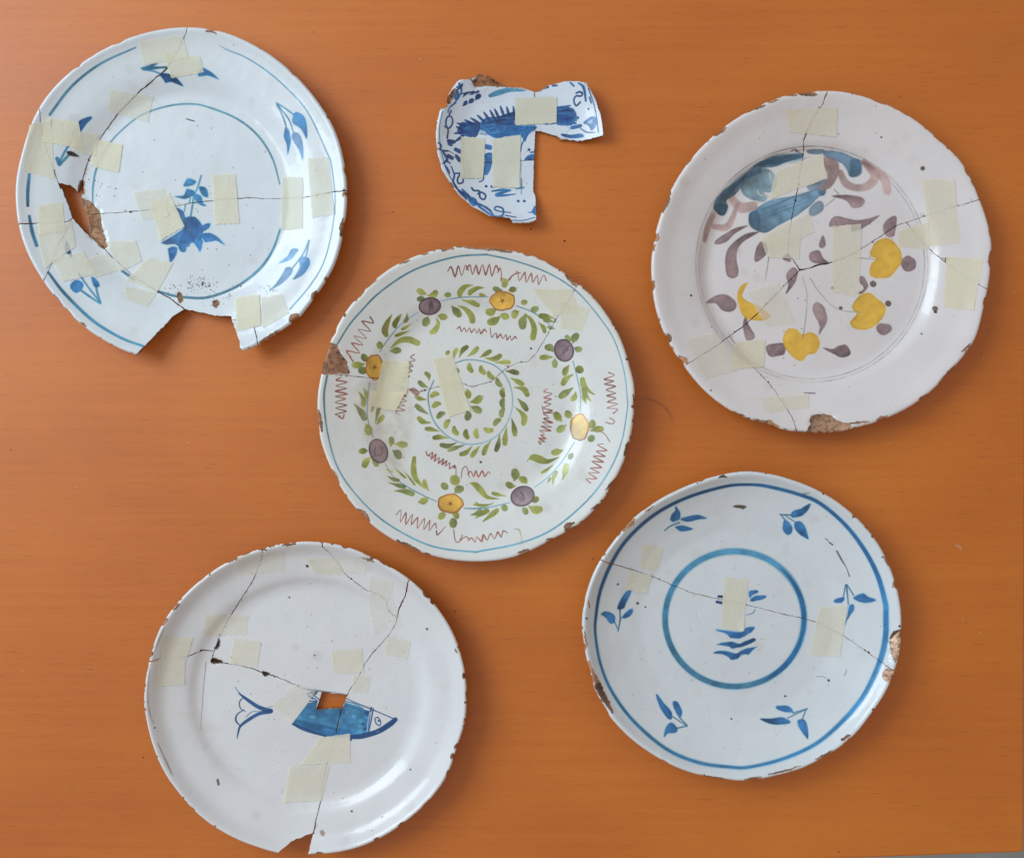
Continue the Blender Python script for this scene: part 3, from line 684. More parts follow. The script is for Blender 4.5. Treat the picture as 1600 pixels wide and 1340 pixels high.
# vines
VS = [('BC', '200,480 240,420 320,325 420,255'), ('BC', '555,188 650,170 740,164 830,165'), ('BC', '990,215 1100,260 1215,350'), ('B2', '790,930 820,1050 845,1180 845,1310'),
      ('B4', '800,390 700,540 600,650 500,725'), ('B4', '320,838 150,875 0,882'), ('B3', '1340,882 1240,884 1170,880'), ('B3', '970,832 800,750 650,650 580,545'), ('B3', '490,350 450,200 450,0'), ('B1', '448,1240 465,1090')]
for fr, s_ in VS: a2.stroke(pts(fr, s_), [1.3, 1.7, 1.2], VN, .8, 1.1)
leaves('B1', '890 430 830 400 40;900 440 965 410 40;885 470 830 470 36;1025 438 1065 435 34;900 600 880 655 50;975 590 1035 600 44;1335 440 1290 430 24;1155 475 1290 520 34;1080 520 1140 590 50;620 855 690 850 44;540 785 540 825 40;745 575 722 640 26;780 650 700 695 20;765 705 650 745 22;440 935 420 890 44;430 950 345 960 44;440 985 400 1000 50')
leaves('B2', '250 310 275 370 44;262 400 200 385 36;310 405 355 395 38;400 490 438 490 34;475 540 520 535 42;215 545 150 560 50;245 595 160 640 54;250 580 300 600 44;385 560 352 600 46;440 580 415 680 56;530 640 580 720 30;650 610 535 590 38;650 640 570 625 28;655 690 600 670 18;640 860 590 830 46;640 900 545 905 36;655 910 655 970 40;780 780 740 745 34;790 795 820 735 48;800 830 848 840 38;760 960 725 1030 40;815 980 850 1000 50;790 1030 710 1110 40;790 1130 690 1200 46;810 1160 780 1220 36;950 1180 860 1045 40;925 1230 865 1130 34;890 1250 860 1185 24')
leaves('B4', '705 230 660 175 50;775 205 745 165 46;735 260 680 300 48;920 285 935 235 46;920 302 1012 288 42;905 370 935 350 44;715 448 638 465 44;642 555 545 620 20;790 470 765 505 34;712 665 742 550 42;640 705 672 600 30;598 690 622 650 16;350 675 352 600 56;360 715 298 695 42;445 695 400 660 46;478 825 522 808 42;460 865 550 885 54;410 880 440 915 40;290 790 178 765 26;200 835 48 820 16;190 850 32 852 14;270 855 288 885 42;25 930 102 888 30;60 955 162 895 34;115 980 235 885 36')
leaves('B3', '1050 735 1015 705 46;1120 690 1095 660 66;1105 765 1155 735 52;1035 925 995 950 44;1075 905 1120 950 40;1085 955 1090 1010 52;490 90 478 165 14;510 245 545 105 26;520 255 568 190 34;440 250 458 322 50;622 420 625 355 38;650 400 742 405 44;640 450 688 500 50;450 450 398 455 40;475 495 425 570 44;480 505 518 560 40;580 590 640 615 12;600 640 690 672 26;612 690 738 725 28;655 750 802 780 38;830 835 890 812 44;655 580 745 662 14;720 600 812 718 14;910 750 872 665 30;350 100 432 225 42')
leaves('B1', '420 1130 440 1210 22;385 1160 415 1275 32')
for fr, s_, w in [('B1', '635,580 600,640 580,700 590,735', [1, 7, 10, 7]), ('B1', '705,578 680,610 655,650 655,670', [1, 6, 8, 6]), ('B1', '620,835 690,780 760,770 825,795', [1, 7, 10, 9]),
                  ('B1', '1240,362 1180,375 1145,410 1140,440', [1, 7, 9, 7]), ('B1', '1322,382 1270,385 1225,410 1215,425', [1, 6, 8, 6]), ('B1', '1125,515 1180,540 1225,590 1235,630', [1, 6, 10, 9]),
                  ('B1', '965,610 980,650 955,700 930,715', [2, 6, 9, 7]), ('B2', '425,575 475,620 500,690 490,755', [1, 6, 9, 9]),
                  ('B4', '685,500 600,530 540,515 495,500 455,515', [1, 7, 12, 10, 1]), ('B4', '235,810 150,797 95,740 60,705 18,692', [1, 6, 10, 8, 1]), ('B3', '880,735 815,665 795,600 800,505', [1, 7, 9, 6])]:
    a2.stroke(pts(fr, s_), w, GR * (.95 + .1 * rng.random()), .92, 1.2, .3)
def berry(fr, x, y, rx, ry, ang):
    k = FR[fr][2]; t = np.linspace(0, 2 * np.pi, 25)[:-1]; ca, sa = math.cos(ang), math.sin(ang)
    E_ = np.column_stack([x + rx * np.cos(t) * ca - ry * np.sin(t) * sa, y + rx * np.cos(t) * sa + ry * np.sin(t) * ca]).ravel()
    P = pts(fr, E_)
    a2.poly(P, PU, .92, 1.3, .3)
    c = P.mean(0)
    for j in range(4):
        a2.stroke([c + (rng.normal() * 5, -8 + rng.normal() * 2), c + (rng.normal() * 5, rng.normal() * 2), c + (rng.normal() * 4, 9)], [1, 3.5, 1], [pig(160, 145, 165), pig(80, 62, 80)][j % 2], .5, 2.)
    a2.ring(P, 1.8, pig(66, 46, 66), .9, 1.1, True)
berry('B1', 917, 520, 80, 62, -.15); berry('B2', 722, 850, 70, 82, -.3); berry('B3', 532, 452, 66, 90, -.35); berry('B4', 413, 790, 88, 72, -.35)
def bloom(fr, x, y, rx, ry, mark=True, pale=False):
    t = np.linspace(0, 2 * np.pi, 41)[:-1]; wv = 1 + .035 * np.sin(5 * t + x) + .02 * np.sin(9 * t)
    P = pts(fr, np.column_stack([x + rx * np.cos(t) * wv, y + ry * np.sin(t) * wv]).ravel())
    a2.poly(P, pig(212, 175, 85) if pale else YE, .95, 1.2, .25)
    a2.ring(P, 1.7, pig(150, 78, 35), .9, 1.1, True)
    c = P.mean(0)
    if mark:
        for j in range(5):
            a = j * 1.26 + .3; a2.stroke([c, c + (4.5 * math.cos(a), 4.5 * math.sin(a))], [1.8, .8], pig(120, 60, 25), .85, .8)
bloom('B1', 503, 975, 63, 92); bloom('B2', 262, 480, 92, 70); bloom('B4', 838, 275, 68, 98, False, True); bloom('B3', 1070, 845, 93, 70)
for a in [('B1', 1050, 262, 1205, 252, 3, 36), ('B2', -8, 245, 235, 255, 5, 33), ('B2', 350, 290, 590, 330, 5, 30), ('B1', 325, 900, 470, 600, 5.5, 38), ('B1', 255, 1050, 252, 1340, 7, 34),
          ('B1', 800, 880, 735, 1085, 5, 18), ('B1', 730, 1120, 690, 1330, 6, 25), ('B1', 1118, 690, 1340, 712, 6, 14),
          ('B2', 195, 735, 370, 765, 5, 14), ('B2', 600, 1135, 600, 1340, 5, 26), ('B4', 610, 205, 575, 320, 4, 32), ('B4', 575, 330, 548, 400, 3, 20),
          ('B2', 1055, 1015, 1090, 1320, 7, 32), ('B4', 1020, 400, 920, 690, 7, 33), ('B3', 910, 480, 1100, 580, 7, 20), 
          ('B4', 5, 625, 172, 625, 4, 18), ('B3', 665, 930, 965, 1030, 7, 34), ('B3', 1145, 1120, 1212, 1115, 1, 24), ('B4', 5, 1125, 300, 1065, 6, 18)]:
    a2.zig(a[0], *a[1:6], a[6] * 1.18, RD, 1.8)
for fr, s_, w in [('B2', '225,270 245,235 255,290 250,330', 1.3), ('B2', '310,325 345,285 395,270', [3, 1.6, 1.4]), ('B2', '170,680 180,750 195,740', 1.3), ('B4', '560,120 575,165 640,170', 1.3), ('B4', '985,300 1030,330 1065,385', 1.2),
                  ('B4', '1065,205 1100,230 1080,250 1035,238', 1.5), ('B3', '888,455 895,480 915,490', 1.8), ('B3', '1090,575 1110,570 1112,640', 1.1), ('B3', '1150,655 1160,590 1190,570 1212,650', 1.3),
                  ('B3', '965,1050 975,1078 1035,1015', [2, 1.8, .8]), ('B3', '1095,1040 1105,1115 1130,1135 1160,1080', 1.4), ('B3', '235,195 265,210 275,180', 2), ('B1', '320,900 345,935', 1.8)]:
    a2.stroke(pts(fr, s_), w, RD, .85, 1.1)
a2.stroke(pts('B4', '355,1035 385,1040 400,1080 410,1140'), [1.2, 2, 1.4, .8], np.array([.55, .45, .3]), .6)
a2.poly(pts('B1', '760,1140 800,1130 840,1165 820,1185 780,1165'), pig(130, 80, 65), .7)
a2.speckle(745, 631, 110, 110, 40, np.array([.3, .27, .25]), .3, .9, .6); a2.dot(*pts('B2', '475,835')[0], 1.4, pit); a2.dot(*pts('B3', '1295,535')[0], 1.6, pit)
# stain patch lower left of the middle
a2.poly(pts('P', '560,600 640,610 640,700 610,760 580,700 556,650'), np.array([.78, .72, .6]), .25, 16, .5, pool=False)
bigchip2 = pts('B1', '150,800 190,800 225,812 240,860 290,920 305,980 312,1024 240,1020 110,1020 130,900')
a2.clay(bigchip2, np.array([.62, .44, .33]))
rim_chips(p2, a2, [('B1', '1015,108 1050,85 1100,92', 5.5), ('B1', '850,132 905,125', 3), ('B1', '1175,78 1340,80', 5), ('B2', '-10,80 150,85 240,100 335,118', 5.5), ('B2', '735,285 780,320 820,375', 6),
                   ('B3', '85,150 100,230 110,310', 5), ('B3', '190,595 215,640 238,690', 4.5), ('B3', '375,890 420,920 470,980', 6), ('B3', '670,1120 750,1165 845,1200', 5.5), ('B4', '380,1212 460,1190', 3.4),
                   ('B4', '730,1050 750,1010 795,990', 6), ('B4', '930,890 985,850', 3), ('B4', '1035,745 1115,660', 4), ('B4', '1175,490 1205,385', 5), ('B4', '1255,90 1258,160', 2.5), ('B1', '690,205 770,175', 3),
                   ('B1', '350,480 420,400', 4), ('B1', '190,740 210,690', 4), ('B4', '590,1120 640,1105', 3), ('B2', '1240,1180 1258,1280', 2.6), ('B1', '430,390 520,320', 3.5)], 46, CLAY * .95)
P2 = np.array([(497, 583.4), (503, 583.6), (530, 585), (549, 587), (576, 590), (600, 592), (628.7, 606), (655.5, 612), (679.7, 605), (698.5, 601), (721, 598.7), (737.5, 604), (768, 596), (788.5, 577), (808.7, 566.4), (824.8, 565), (838, 551.6),
               (857, 520.7), (868, 499.6), (885, 475), (893, 464), (898, 451.5), (904, 440)])
tp2 = quads((833, 452, 893, 452, 906, 490, 862, 493), (874, 470, 923, 482, 908, 518, 876, 513), (598, 562, 640, 566, 636, 616, 588, 610), (578, 610, 634, 613, 618, 642, 576, 634), (676, 561, 706, 553, 735, 640, 700, 652))
build(p2, a2, 'plate', 'centre plate painted with green leafy spirals, yellow flowers and purple fruit', 'plate', 'broken tin-glazed plates laid out on the table',
      [(P2, [1.6, 1.4, 1.0, .9, .9, .9, 1., 1., .9, .8])], [], [bigchip2], tp2)
# ================================================================ plate 3: bird with yellow cherries
rim3 = rimpts(('C1', '1310,95 1010,130 720,260 480,440 280,680 170,900 100,1150 80,1330'), ('C3', '85,200 110,400 200,640 310,810 450,980 650,1130 850,1210 1090,1270 1200,1278'),
              ('C4', '0,1280 200,1265 450,1200 750,1050 980,830 1130,640 1200,400 1240,200 1255,0'), ('C2', '1255,1150 1170,850 1050,600 900,450 650,255 450,165 200,100'))
p3 = Plate((1286, 409), rim3, [(0, 9), (168, 9), (178, 12), (190, 21), (204, 25), (235, 33), (256, 40.5), (262, 42), (267, 42.5)], 9, seed=3)
a3 = Paint(p3, (223, 215, 212), .02)
PG = pig(128, 104, 116); PK = pig(168, 136, 142); pgs = lambda r, g, b: lin2srgb(srgb2lin(np.array([r, g, b]) / 255.) / .6 * np.array([.62, .64, .62])).astype(np.float32); B3A = pgs(78, 116, 142); B3D = pgs(50, 84, 112); YL = pig(218, 172, 60); ST = pig(150, 145, 142)
for dr, al in ((0, .5), (-5, .4)):
    t = np.linspace(0, 2 * np.pi, 73)[:-1]
    a3.ring(np.column_stack([1268 + (181 + dr) * np.cos(t), 413 + (184 + dr) * np.sin(t)]), 1.7, pig(140, 135, 136), al, 2., True, .6)
polys(a3, 'CC', pgs(110, 140, 158), ['320,200 400,165 460,170 500,240 470,300 420,300 440,330 420,355 360,350 300,310 290,250'], .85, 2.5)
polys(a3, 'CC', pgs(66, 100, 126), ['130,385 150,330 190,290 300,200 370,145 470,95 600,75 650,80 640,105 540,130 480,155 410,162 400,190 330,225 250,320 205,350 215,390 190,435 150,425'], .9, 2.2)
polys(a3, 'CC', B3D, ['360,150 390,125 450,112 500,98 470,130 400,150', '180,290 240,250 310,205 300,240 250,290 200,330', '440,120 560,85 640,90 600,110 480,150', '145,370 200,370 210,400 190,435 155,425'], .55, 3.)
polys(a3, 'CC', B3D, ['670,60 760,52 780,75 700,78'], .7, 2)
polys(a3, 'CC', pgs(84, 118, 146), ['770,62 870,68 930,95 975,110 988,140 990,185 960,210 920,205 900,160 860,125 790,98'], .9, 2.4)
polys(a3, 'CC', B3D, ['930,110 985,120 990,185 960,208 925,200'], .45, 4)
polys(a3, 'CC', B3A, ['335,430 370,400 450,350 600,320 700,290 770,270 780,310 740,330 700,370 640,420 580,455 500,500 430,535 370,515 335,480'], .9, 2.)
polys(a3, 'CC', B3D, ['335,430 380,410 400,450 390,520 350,500', '690,390 740,350 770,370 760,410 710,440 685,425', '740,290 775,280 770,320 742,310'], .6, 3.5)
polys(a3, 'CC', pgs(108, 136, 158), ['670,265 740,240 780,225 770,280 700,290'], .8)
for _k in range(26):   # dry streaks of the brush across the wings and body
    x0, y0 = [(360, 440), (200, 310), (420, 130), (560, 110)][_k % 4]; x0 += rng.uniform(-20, 20); y0 += rng.uniform(-25, 35)
    dx_, dy_ = [(320, -120), (120, -120), (150, -30), (120, -20)][_k % 4]
    a3.stroke(pts('CC', [x0, y0, x0 + dx_ * .5, y0 + dy_ * .5 + rng.uniform(-8, 8), x0 + dx_ * (.8 + .3 * rng.random()), y0 + dy_]), [.6, 1.8 + 2 * rng.random(), .5], [B3D, pgs(130, 156, 172)][_k % 2], .28, 2.4, .6)
for s_, w in [('385,290 400,315 450,325', 2.4), ('455,190 465,235 500,255', 2.4), ('320,340 360,362 425,352', 1.8)]: a3.stroke(pts('CC', s_), w, pig(205, 205, 200), .75, 1.6)
polys(a3, 'CC', PK, ['780,90 850,125 855,200 810,270 770,290 735,285 790,215 770,130'], .8, 3)
strokes(a3, 'CC', PK, [('865,185 900,250 970,275 1040,255 1068,200 1020,150', [9, 12, 11, 13, 14, 8]), ('1000,125 1080,185 1125,230 1140,290', [8, 11, 12, 13]), ('128,430 95,510 78,580', [8, 10, 7]),
                       ('130,500 200,505 235,460 268,370', [8, 11, 9, 5]), ('240,345 290,390 360,380', [12, 16, 14])], .72, 3.)
strokes(a3, 'CC', PG, [('1000,130 1060,165', 5)], .6, 2.5)
polys(a3, 'CC', PG, ['135,600 170,560 240,515 330,490 260,540 200,590', '400,530 330,540 255,585 210,640 195,700 205,775 235,800 270,785 272,740 262,680 275,620 320,575',
                     '370,705 375,630 410,590 445,620 430,670', '530,685 565,655 578,705', '550,780 590,735 620,760 600,830 550,890 560,840', '685,680 700,645 745,640 765,680 800,715 750,720 700,705',
                     '740,600 765,550 780,610 755,625', '815,320 900,315 980,325 1010,350 990,385 940,392 900,350', '802,485 815,455 850,440 930,460 1010,460 1095,435 1010,500 935,530 920,492 850,505 812,505',
                     '1190,435 1130,470 1115,520 1140,560 1175,555 1190,500', '1220,700 1260,670 1300,700 1300,740 1265,765 1230,745', '980,790 1010,800 1025,850 990,890 960,885 1000,865 975,820',
                     '1075,1080 1100,1060 1150,1070 1165,1100 1120,1130 1080,1110', '740,1130 745,1070 705,990 710,955 735,942 775,975 790,1040 765,1095', '765,1203 820,1210 860,1190 900,1185 925,1240 880,1258 820,1240',
                     '435,1200 490,1180 550,1180 545,1230 520,1250 455,1255', '85,945 130,905 180,895 225,905 265,960 230,997 180,985 140,945', '320,1000 330,1060 370,1140 320,1160 300,1080'], .88)
polys(a3, 'CC', YL, ['1040,640 1070,590 1130,565 1180,590 1220,650 1215,720 1160,785 1090,800 1035,780 1045,720 1070,690 1045,670', '940,950 980,900 1040,888 1080,920 1125,960 1120,1020 1060,1080 990,1105 935,1085 930,1050 960,1010 940,980',
                     '535,1140 560,1095 610,1095 640,1125 690,1115 735,1140 745,1190 720,1235 680,1245 640,1282 590,1260 545,1200', '330,825 300,880 298,910 340,940 400,965 460,1020 420,1045 330,1040 285,990 268,910 285,850'], .95, 2.1, .14)
strokes(a3, 'CC', ST, [('645,790 672,900 665,1030 648,1150', 1.8), ('690,800 750,890 850,980 1000,1000', 1.8), ('955,680 1060,690', 1.8), ('450,680 440,750 428,815', 1.8), ('780,380 830,340 855,310 830,285', 1.8), ('870,760 830,830', 1.2), ('80,1240 140,1195', 1)], .6)
for fr, x, y, r in [('CC', 1055, 833, 18), ('CC', 1143, 947, 17), ('CC', 867, 973, 10), ('CC', 822, 857, 8), ('C2', 765, 640, 14), ('C2', 932, 1275, 14), ('C4', 850, 412, 17), ('C2', 475, 423, 5), ('C3', 355, 320, 7), ('C3', 492, 982, 5), ('CC', 610, 60, 6), ('C4', 755, 588, 5)]:
    a3.dot(*pts(fr, [x, y])[0], r / FR[fr][2], pig(92, 76, 72) if r > 8 else pit, .9)
a3.dot(*pts('C4', '852,435')[0], 2.2, pit)
strokes(a3, 'C3', pit, [('1145,1000 1220,1003', 1.6)], .7); strokes(a3, 'C1', PG, [('1055,520 1080,510 1115,530', 2.2)], .8)
a3.speckle(1286, 409, 120, 120, 70, np.array([.42, .36, .33]), .3, 1.0, .55)
chip3 = pts('P', '1262,671 1267,664 1266,651 1282,647.5 1297,650 1312,659 1330,664 1316,673 1270,679')
a3.clay(chip3, np.array([.64, .48, .37]))
rim_chips(p3, a3, [('C1', '1110,118 1160,118 1230,128', 7), ('C1', '1020,128 1100,128', 3.5), ('C1', '740,248 800,220 870,200', 4.5), ('C1', '895,180 965,160', 3.5), ('C1', '525,410 595,355', 6.5), ('C1', '215,800 190,880 158,940', 4.5),
                   ('C1', '125,1095 118,1150', 6), ('C1', '105,1170 95,1210', 4), ('C3', '95,220 98,270', 5), ('C3', '195,590 212,640', 7), ('C3', '280,745 330,790', 6.5), ('C3', '840,1195 900,1205 970,1238', 6), ('C3', '650,1130 720,1165', 3),
                   ('C4', '450,1188 520,1165', 5), ('C4', '250,1215 390,1200', 3), ('C4', '1195,385 1215,335', 5), ('C4', '1245,70 1252,125', 6), ('C4', '1245,10 1255,40', 4), ('C2', '440,152 510,190', 3.5), ('C2', '640,240 670,260', 3.5), ('C2', '860,395 900,455', 3.5),
                   ('C2', '1118,720 1140,750', 4), ('C2', '1240,1070 1250,1110', 3.5), ('C2', '1240,1240 1250,1310', 6), ('C4', '1040,715 1100,660', 3.5), ('C4', '880,930 990,810', 3), ('C4', '740,1045 800,1010', 3)], 46, CLAY)
cr3 = [(np.vstack([pts('C1', '1313,88 1290,150 1270,200 1200,300 1165,380 1140,450 1140,545 1120,650 1100,780 1060,985'), pts('CC', '565,560 563,655 600,705 632,750')]), [2.4, 1.8, .9, 2.6, 2, .8, 1.6, 1.5, .8, 1.8, 2.2]),
       (np.vstack([pts('CC', '626,752 690,740 745,720 800,712 870,690 955,650 1110,550 1190,495 1250,475 1340,445'), pts('C2', '985,910 1176,853')]), [2.6, 2.4, 3.4, 2, 1, 1.2, 1.4, 1.5, .8, .8, 1.6]),
       (np.vstack([pts('CC', '636,746 590,795 515,870 400,990 300,1080 225,1135 140,1195 0,1285'), pts('C3', '300,818')]), [2, 1.4, 1, 1.8, 1.8, 1.5, 1.4, 1., 1.8]),
       (pts('C3', '622,602 670,660 720,740 790,820 840,870 910,945 1000,1070 1060,1170 1100,1282'), [1.5, 1.4, .8, 1.1, 1.2, 1.2, 2]),
       (np.vstack([pts('C2', '650,1013 710,1090 780,1170 845,1230 935,1305'), pts('C4', '1040,170 1145,240 1232,284')]), [1.6, 1.4, .8, 1.5, 1.4, .8, 1.6])]
tp3 = quads((1226, 172, 1308, 168, 1306, 214, 1232, 207), (1212, 267, 1285, 240, 1291, 279, 1202, 311), (1188, 372, 1262, 331, 1272, 362, 1198, 402), (1197, 374, 1250, 366, 1248, 405, 1200, 402),
            (1298, 354, 1345, 350, 1342, 465, 1300, 455), (1440, 280, 1490, 280, 1500, 380, 1452, 385), (1478, 400, 1536, 405, 1520, 485, 1474, 480), (1400, 362, 1450, 346, 1452, 390, 1405, 386),
            (1070, 530, 1112, 518, 1165, 575, 1100, 592), (1148, 534, 1195, 530, 1193, 572, 1140, 578), (1166, 456, 1214, 441, 1245, 505, 1196, 509), (1188, 622, 1262, 614, 1264, 636, 1196, 645))
build(p3, a3, 'plate', 'pinkish white plate with a faded blue bird and four yellow cherries', 'plate', 'broken tin-glazed plates laid out on the table',
      cr3, [], [chip3], tp3)

# ================================================================ plate 4: fish
rim4 = rimpts(('D1', '1200,80 960,125 740,205 510,350 330,520 200,700 110,950 75,1150 68,1300'), ('D3', '85,250 130,440 230,680 350,850 520,1030 750,1180 960,1265 1110,1308'), ('P', '457,1337'),
              ('D4', '105,1315 300,1305 500,1260 700,1170 900,1030 1060,880 1190,690 1260,480 1320,300 1335,100'), ('D2', '1285,1150 1260,980 1180,750 1080,590 860,360 650,230 400,120 200,82'))
p4 = Plate((477, 1091), rim4, [(0, 9), (165, 9), (178, 12), (186, 18), (195, 21), (224, 28), (232, 32), (240, 39), (246, 44), (249, 46), (252, 46.5)], 9, seed=4)
a4 = Paint(p4, (220, 218, 217), .02)
FB = pig(62, 118, 165); FD = pig(36, 66, 120)
def S4(s_, w, c=FD, al=.92, so=1.1, v=.2): a4.stroke(pts('DF', s_), w, c, al, so, v)
a4.poly(pts('DF', '567,432 620,360 700,255 780,240 765,310 880,305 985,300 1010,250 1100,278 1160,310 1222,322 1205,500 1130,540 1060,545 1050,510 850,535 720,495'), FB, .93, 1.3, .35, False)
a4.poly(pts('DF', '567,432 600,390 720,420 860,450 1000,470 1100,500 1050,545 850,535 720,495'), pig(42, 92, 145), .6, 4, .4, False, pool=False)
a4.poly(pts('DF', '1180,325 1222,322 1212,400 1195,500 1160,480 1170,400'), pig(40, 82, 140), .65, 3, .5, False, pool=False)
S4('570,430 640,462 720,492 850,533', [2, 5, 5, 2]); S4('620,395 760,425 900,470', [1, 3, 1], pig(45, 95, 150), .5); S4('700,290 800,345 960,350', [3, 3, 1], pig(50, 100, 155), .45, 2)
S4('720,370 750,372', 4, pig(160, 195, 215), .6, 2.5); S4('1010,300 1120,330', 5, pig(110, 160, 195), .4, 4); S4('830,470 900,490', 4, pig(110, 160, 195), .35, 4)
for x, y, r in [(1080, 365, 3), (1135, 405, 2.8), (1185, 375, 2), (1130, 445, 2), (1135, 485, 2.6), (1180, 490, 1.8), (1020, 330, 2)]: a4.dot(*pts('DF', [x, y])[0], r, pig(150, 188, 212), .55, 2)
for x, y, r in [(1190, 335, 3.4), (1160, 430, 2.2), (1170, 470, 2.2)]: a4.dot(*pts('DF', [x, y])[0], r, FD, .7, 2)
S4('1058,562 1058,540 1150,530 1280,492 1380,432 1428,392', [3, 6, 8, 8, 8.5, 7], FD, .95); S4('1270,497 1290,490', 2, pig(170, 190, 205), .5)
S4('1010,215 1120,262 1200,295 1320,345 1420,388', [1.2, 1.6, 1.8, 1.4, 1.6]); S4('1010,240 1090,262 1160,300', 1.6, pig(60, 110, 150)); S4('1005,258 1100,285 1190,318', [2, 3, 1.5], pig(80, 140, 180), .7)
S4('1243,300 1225,400 1205,495', [2, 2, 1.8]); S4('1225,290 1222,322', 2.4); S4('1215,330 1198,420 1195,490', 1.6, pig(225, 225, 222), .8)
S4('1282,372 1258,385 1268,425 1295,442 1305,410 1282,372', 1.7); a4.dot(*pts('DF', '1286,402')[0], 1.4, FD)
S4('690,140 820,155 940,170 1030,185', [2, 1.2, .8], pig(80, 100, 120), .7); S4('700,188 775,235', 1.6); S4('715,170 800,230', 1.6); S4('712,238 772,242', 1.8); S4('700,200 740,222', 1.3)
a4.poly(pts('DF', '725,155 765,150 778,170 760,188 730,182'), FD, .9); S4('690,180 725,165', 1.4)
S4('125,175 200,232 290,290 385,320', [2.2, 5, 6, 6.5]); S4('388,322 290,345 195,400 135,450 118,500 108,548', [7.5, 5.5, 5, 3.6, 2.6, 1.2])
S4('155,212 128,250 138,300 178,326', [1.6, 1.8, 1.4, 1]); S4('165,312 110,350 98,400 130,442', [1.2, 2, 2.6, 1.6]); S4('180,375 230,330 305,322', [1.2, 1.2, .6], pig(90, 120, 150)); S4('90,122 130,175', [1.5, 2.5], pig(110, 130, 140), .6); S4('370,290 405,282', 1, pig(70, 90, 120), .7)
a4.stroke(pts('P', '322,1034 318,1072 316,1102 313,1140'), [1.3, 1., .8, .4], np.array([.42, .38, .35]), .75, .9)
for s_ in ['258,978 250,996 241,1018', '234,1045 231,1080 233,1110 240,1130', '246,1160 262,1195 270,1212']: a4.stroke(pts('P', s_), [.8, 2, .8], np.array([.56, .45, .38]), .55, 1.6, .6)
a4.poly(pts('D4', '200,1125 225,1125 232,1160 215,1168 200,1150'), pig(140, 115, 115), .7); a4.stroke(pts('D3', '645,735 652,768'), 3.6, np.array([.36, .32, .28]), .9)
for fr, x, y, r in [('D2', 990, 728, 1.6), ('D2', 95, 260, 1.8), ('D2', 150, 925, 1.2), ('D1', 1290, 258, 2), ('D1', 1157, 492, 1.3), ('D4', 443, 975, 1.5), ('D4', 897, 652, 1.2), ('D1', 725, 940, 1.4), ('D3', 155, 330, 1)]: a4.dot(*pts(fr, [x, y])[0], r, pit, .8)
a4.stroke(pts('D1', '940,840 950,850'), 3, pig(120, 150, 145), .35, 2)
a4.speckle(477, 1091, 110, 110, 70, np.array([.4, .36, .33]), .3, .9, .5)
for s_ in ['345,1190 362,1198 380,1202', '402,1180 440,1192', '420,1215 445,1200']: a4.stroke(pts('P', s_), 1, np.array([.7, .68, .66]), .3, 1.4)
wedge = pts('D1', '572,975 590,948 640,965 655,978 600,982')
a4.clay(wedge, np.array([.34, .22, .15])); a4.clay(pts('D1', '602,880 622,845 634,800 630,850'), DARK * 1.3); a4.clay(pts('D1', '955,1055 985,1050 1000,1068 975,1078'), DARK * 1.3)
rim_chips(p4, a4, [('D1', '930,138 960,128 990,142', 3.5), ('D1', '1108,105 1150,100 1200,95', 3.5), ('D1', '685,235 750,205', 3), ('D1', '480,365 515,345', 2.4), ('D1', '290,590 335,545', 3.4), ('D1', '210,705 245,655', 4), ('D1', '125,880 135,860', 3), ('D1', '88,1040 95,1000', 3),
                   ('D2', '-10,97 10,95', 3), ('D2', '360,112 405,122', 3.5), ('D2', '500,195 600,230', 3), ('D2', '640,225 740,275', 2.4), ('D2', '960,460 1000,500', 2.6), ('D2', '1020,520 1035,545', 3), ('D2', '1200,880 1215,905', 3.4), ('D2', '1262,1060 1268,1098', 4), ('D2', '1285,1200 1290,1260', 2.4),
                   ('D4', '1215,570 1228,530', 4), ('D4', '1320,265 1325,290', 3), ('D4', '1240,490 1262,455', 3), ('D4', '1000,950 1045,895', 3), ('D4', '810,1100 850,1065', 3), ('D4', '620,1205 650,1185', 3.5), ('D4', '1180,700 1195,665', 3), ('D3', '440,950 465,975', 2.4)], 34, CLAYD * 1.15)
cr4 = [(pts('D1', '968,112 960,160 945,220 895,350 810,485 720,630 660,740 635,790 615,850 598,890 585,930 577,968'), [3, 1.2, .8, 1.6, 1.6, 1.4, .8, 1.2, 2.2, 1.2, 1.4]),
       (pts('D1', '98,974 130,970 195,948 300,940 400,932 510,885 595,893'), [2.6, 2.2, .8, .8, 1.4, 1.8, 1.8]),
       (np.vstack([pts('D1', '583,966 640,975 700,985 790,1000 890,1025 980,1060 1050,1080 1135,1115 1240,1160'), pts('DF', '640,128 720,148 830,162')]), [3, 2.4, 1.6, .8, 1.8, 2.4, 1.8, 1.4, .8, .8, .8, 1]),
       (np.vstack([pts('DF', '1025,192 1055,132 1110,60'), pts('D2', '530,985 590,900 650,840 720,755 760,680 770,630 785,570 830,480 845,400 862,345')]), [2.6, 1.4, .8, 1.4, 1.3, .9, 1., 1.6, 2.2, 2.2, 2.4, 2.2]),
       (pts('D2', '772,637 735,622 700,590 690,530 640,470 540,440 460,380 385,322 330,240 275,170 212,112 205,70'), [1.4, 1.4, .8, .7, .8, 1.3, 1.2, .7, .8, 1.5, 2.4]),
       (np.vstack([pts('DF', '982,295 955,400 930,520 905,620 880,700 862,755'), pts('D4', '250,620 225,750 210,880 190,960 168,1040 158,1100 148,1150')]), [1.7, 1.6, .9, .8, .9, 1.6, 1.2, .9, 1.6, 2, 3, 2.6])]
ms4 = [pts('P', '433.6,1334 434.5,1330.5 443.7,1323.8 454.7,1313.7 472,1306.7 490,1299.8 486,1315.7 481.5,1334.5 480,1350 430,1350'), pts('DF', '820,160 925,172 1030,187 1010,245 985,300 880,303 765,312 795,235')]
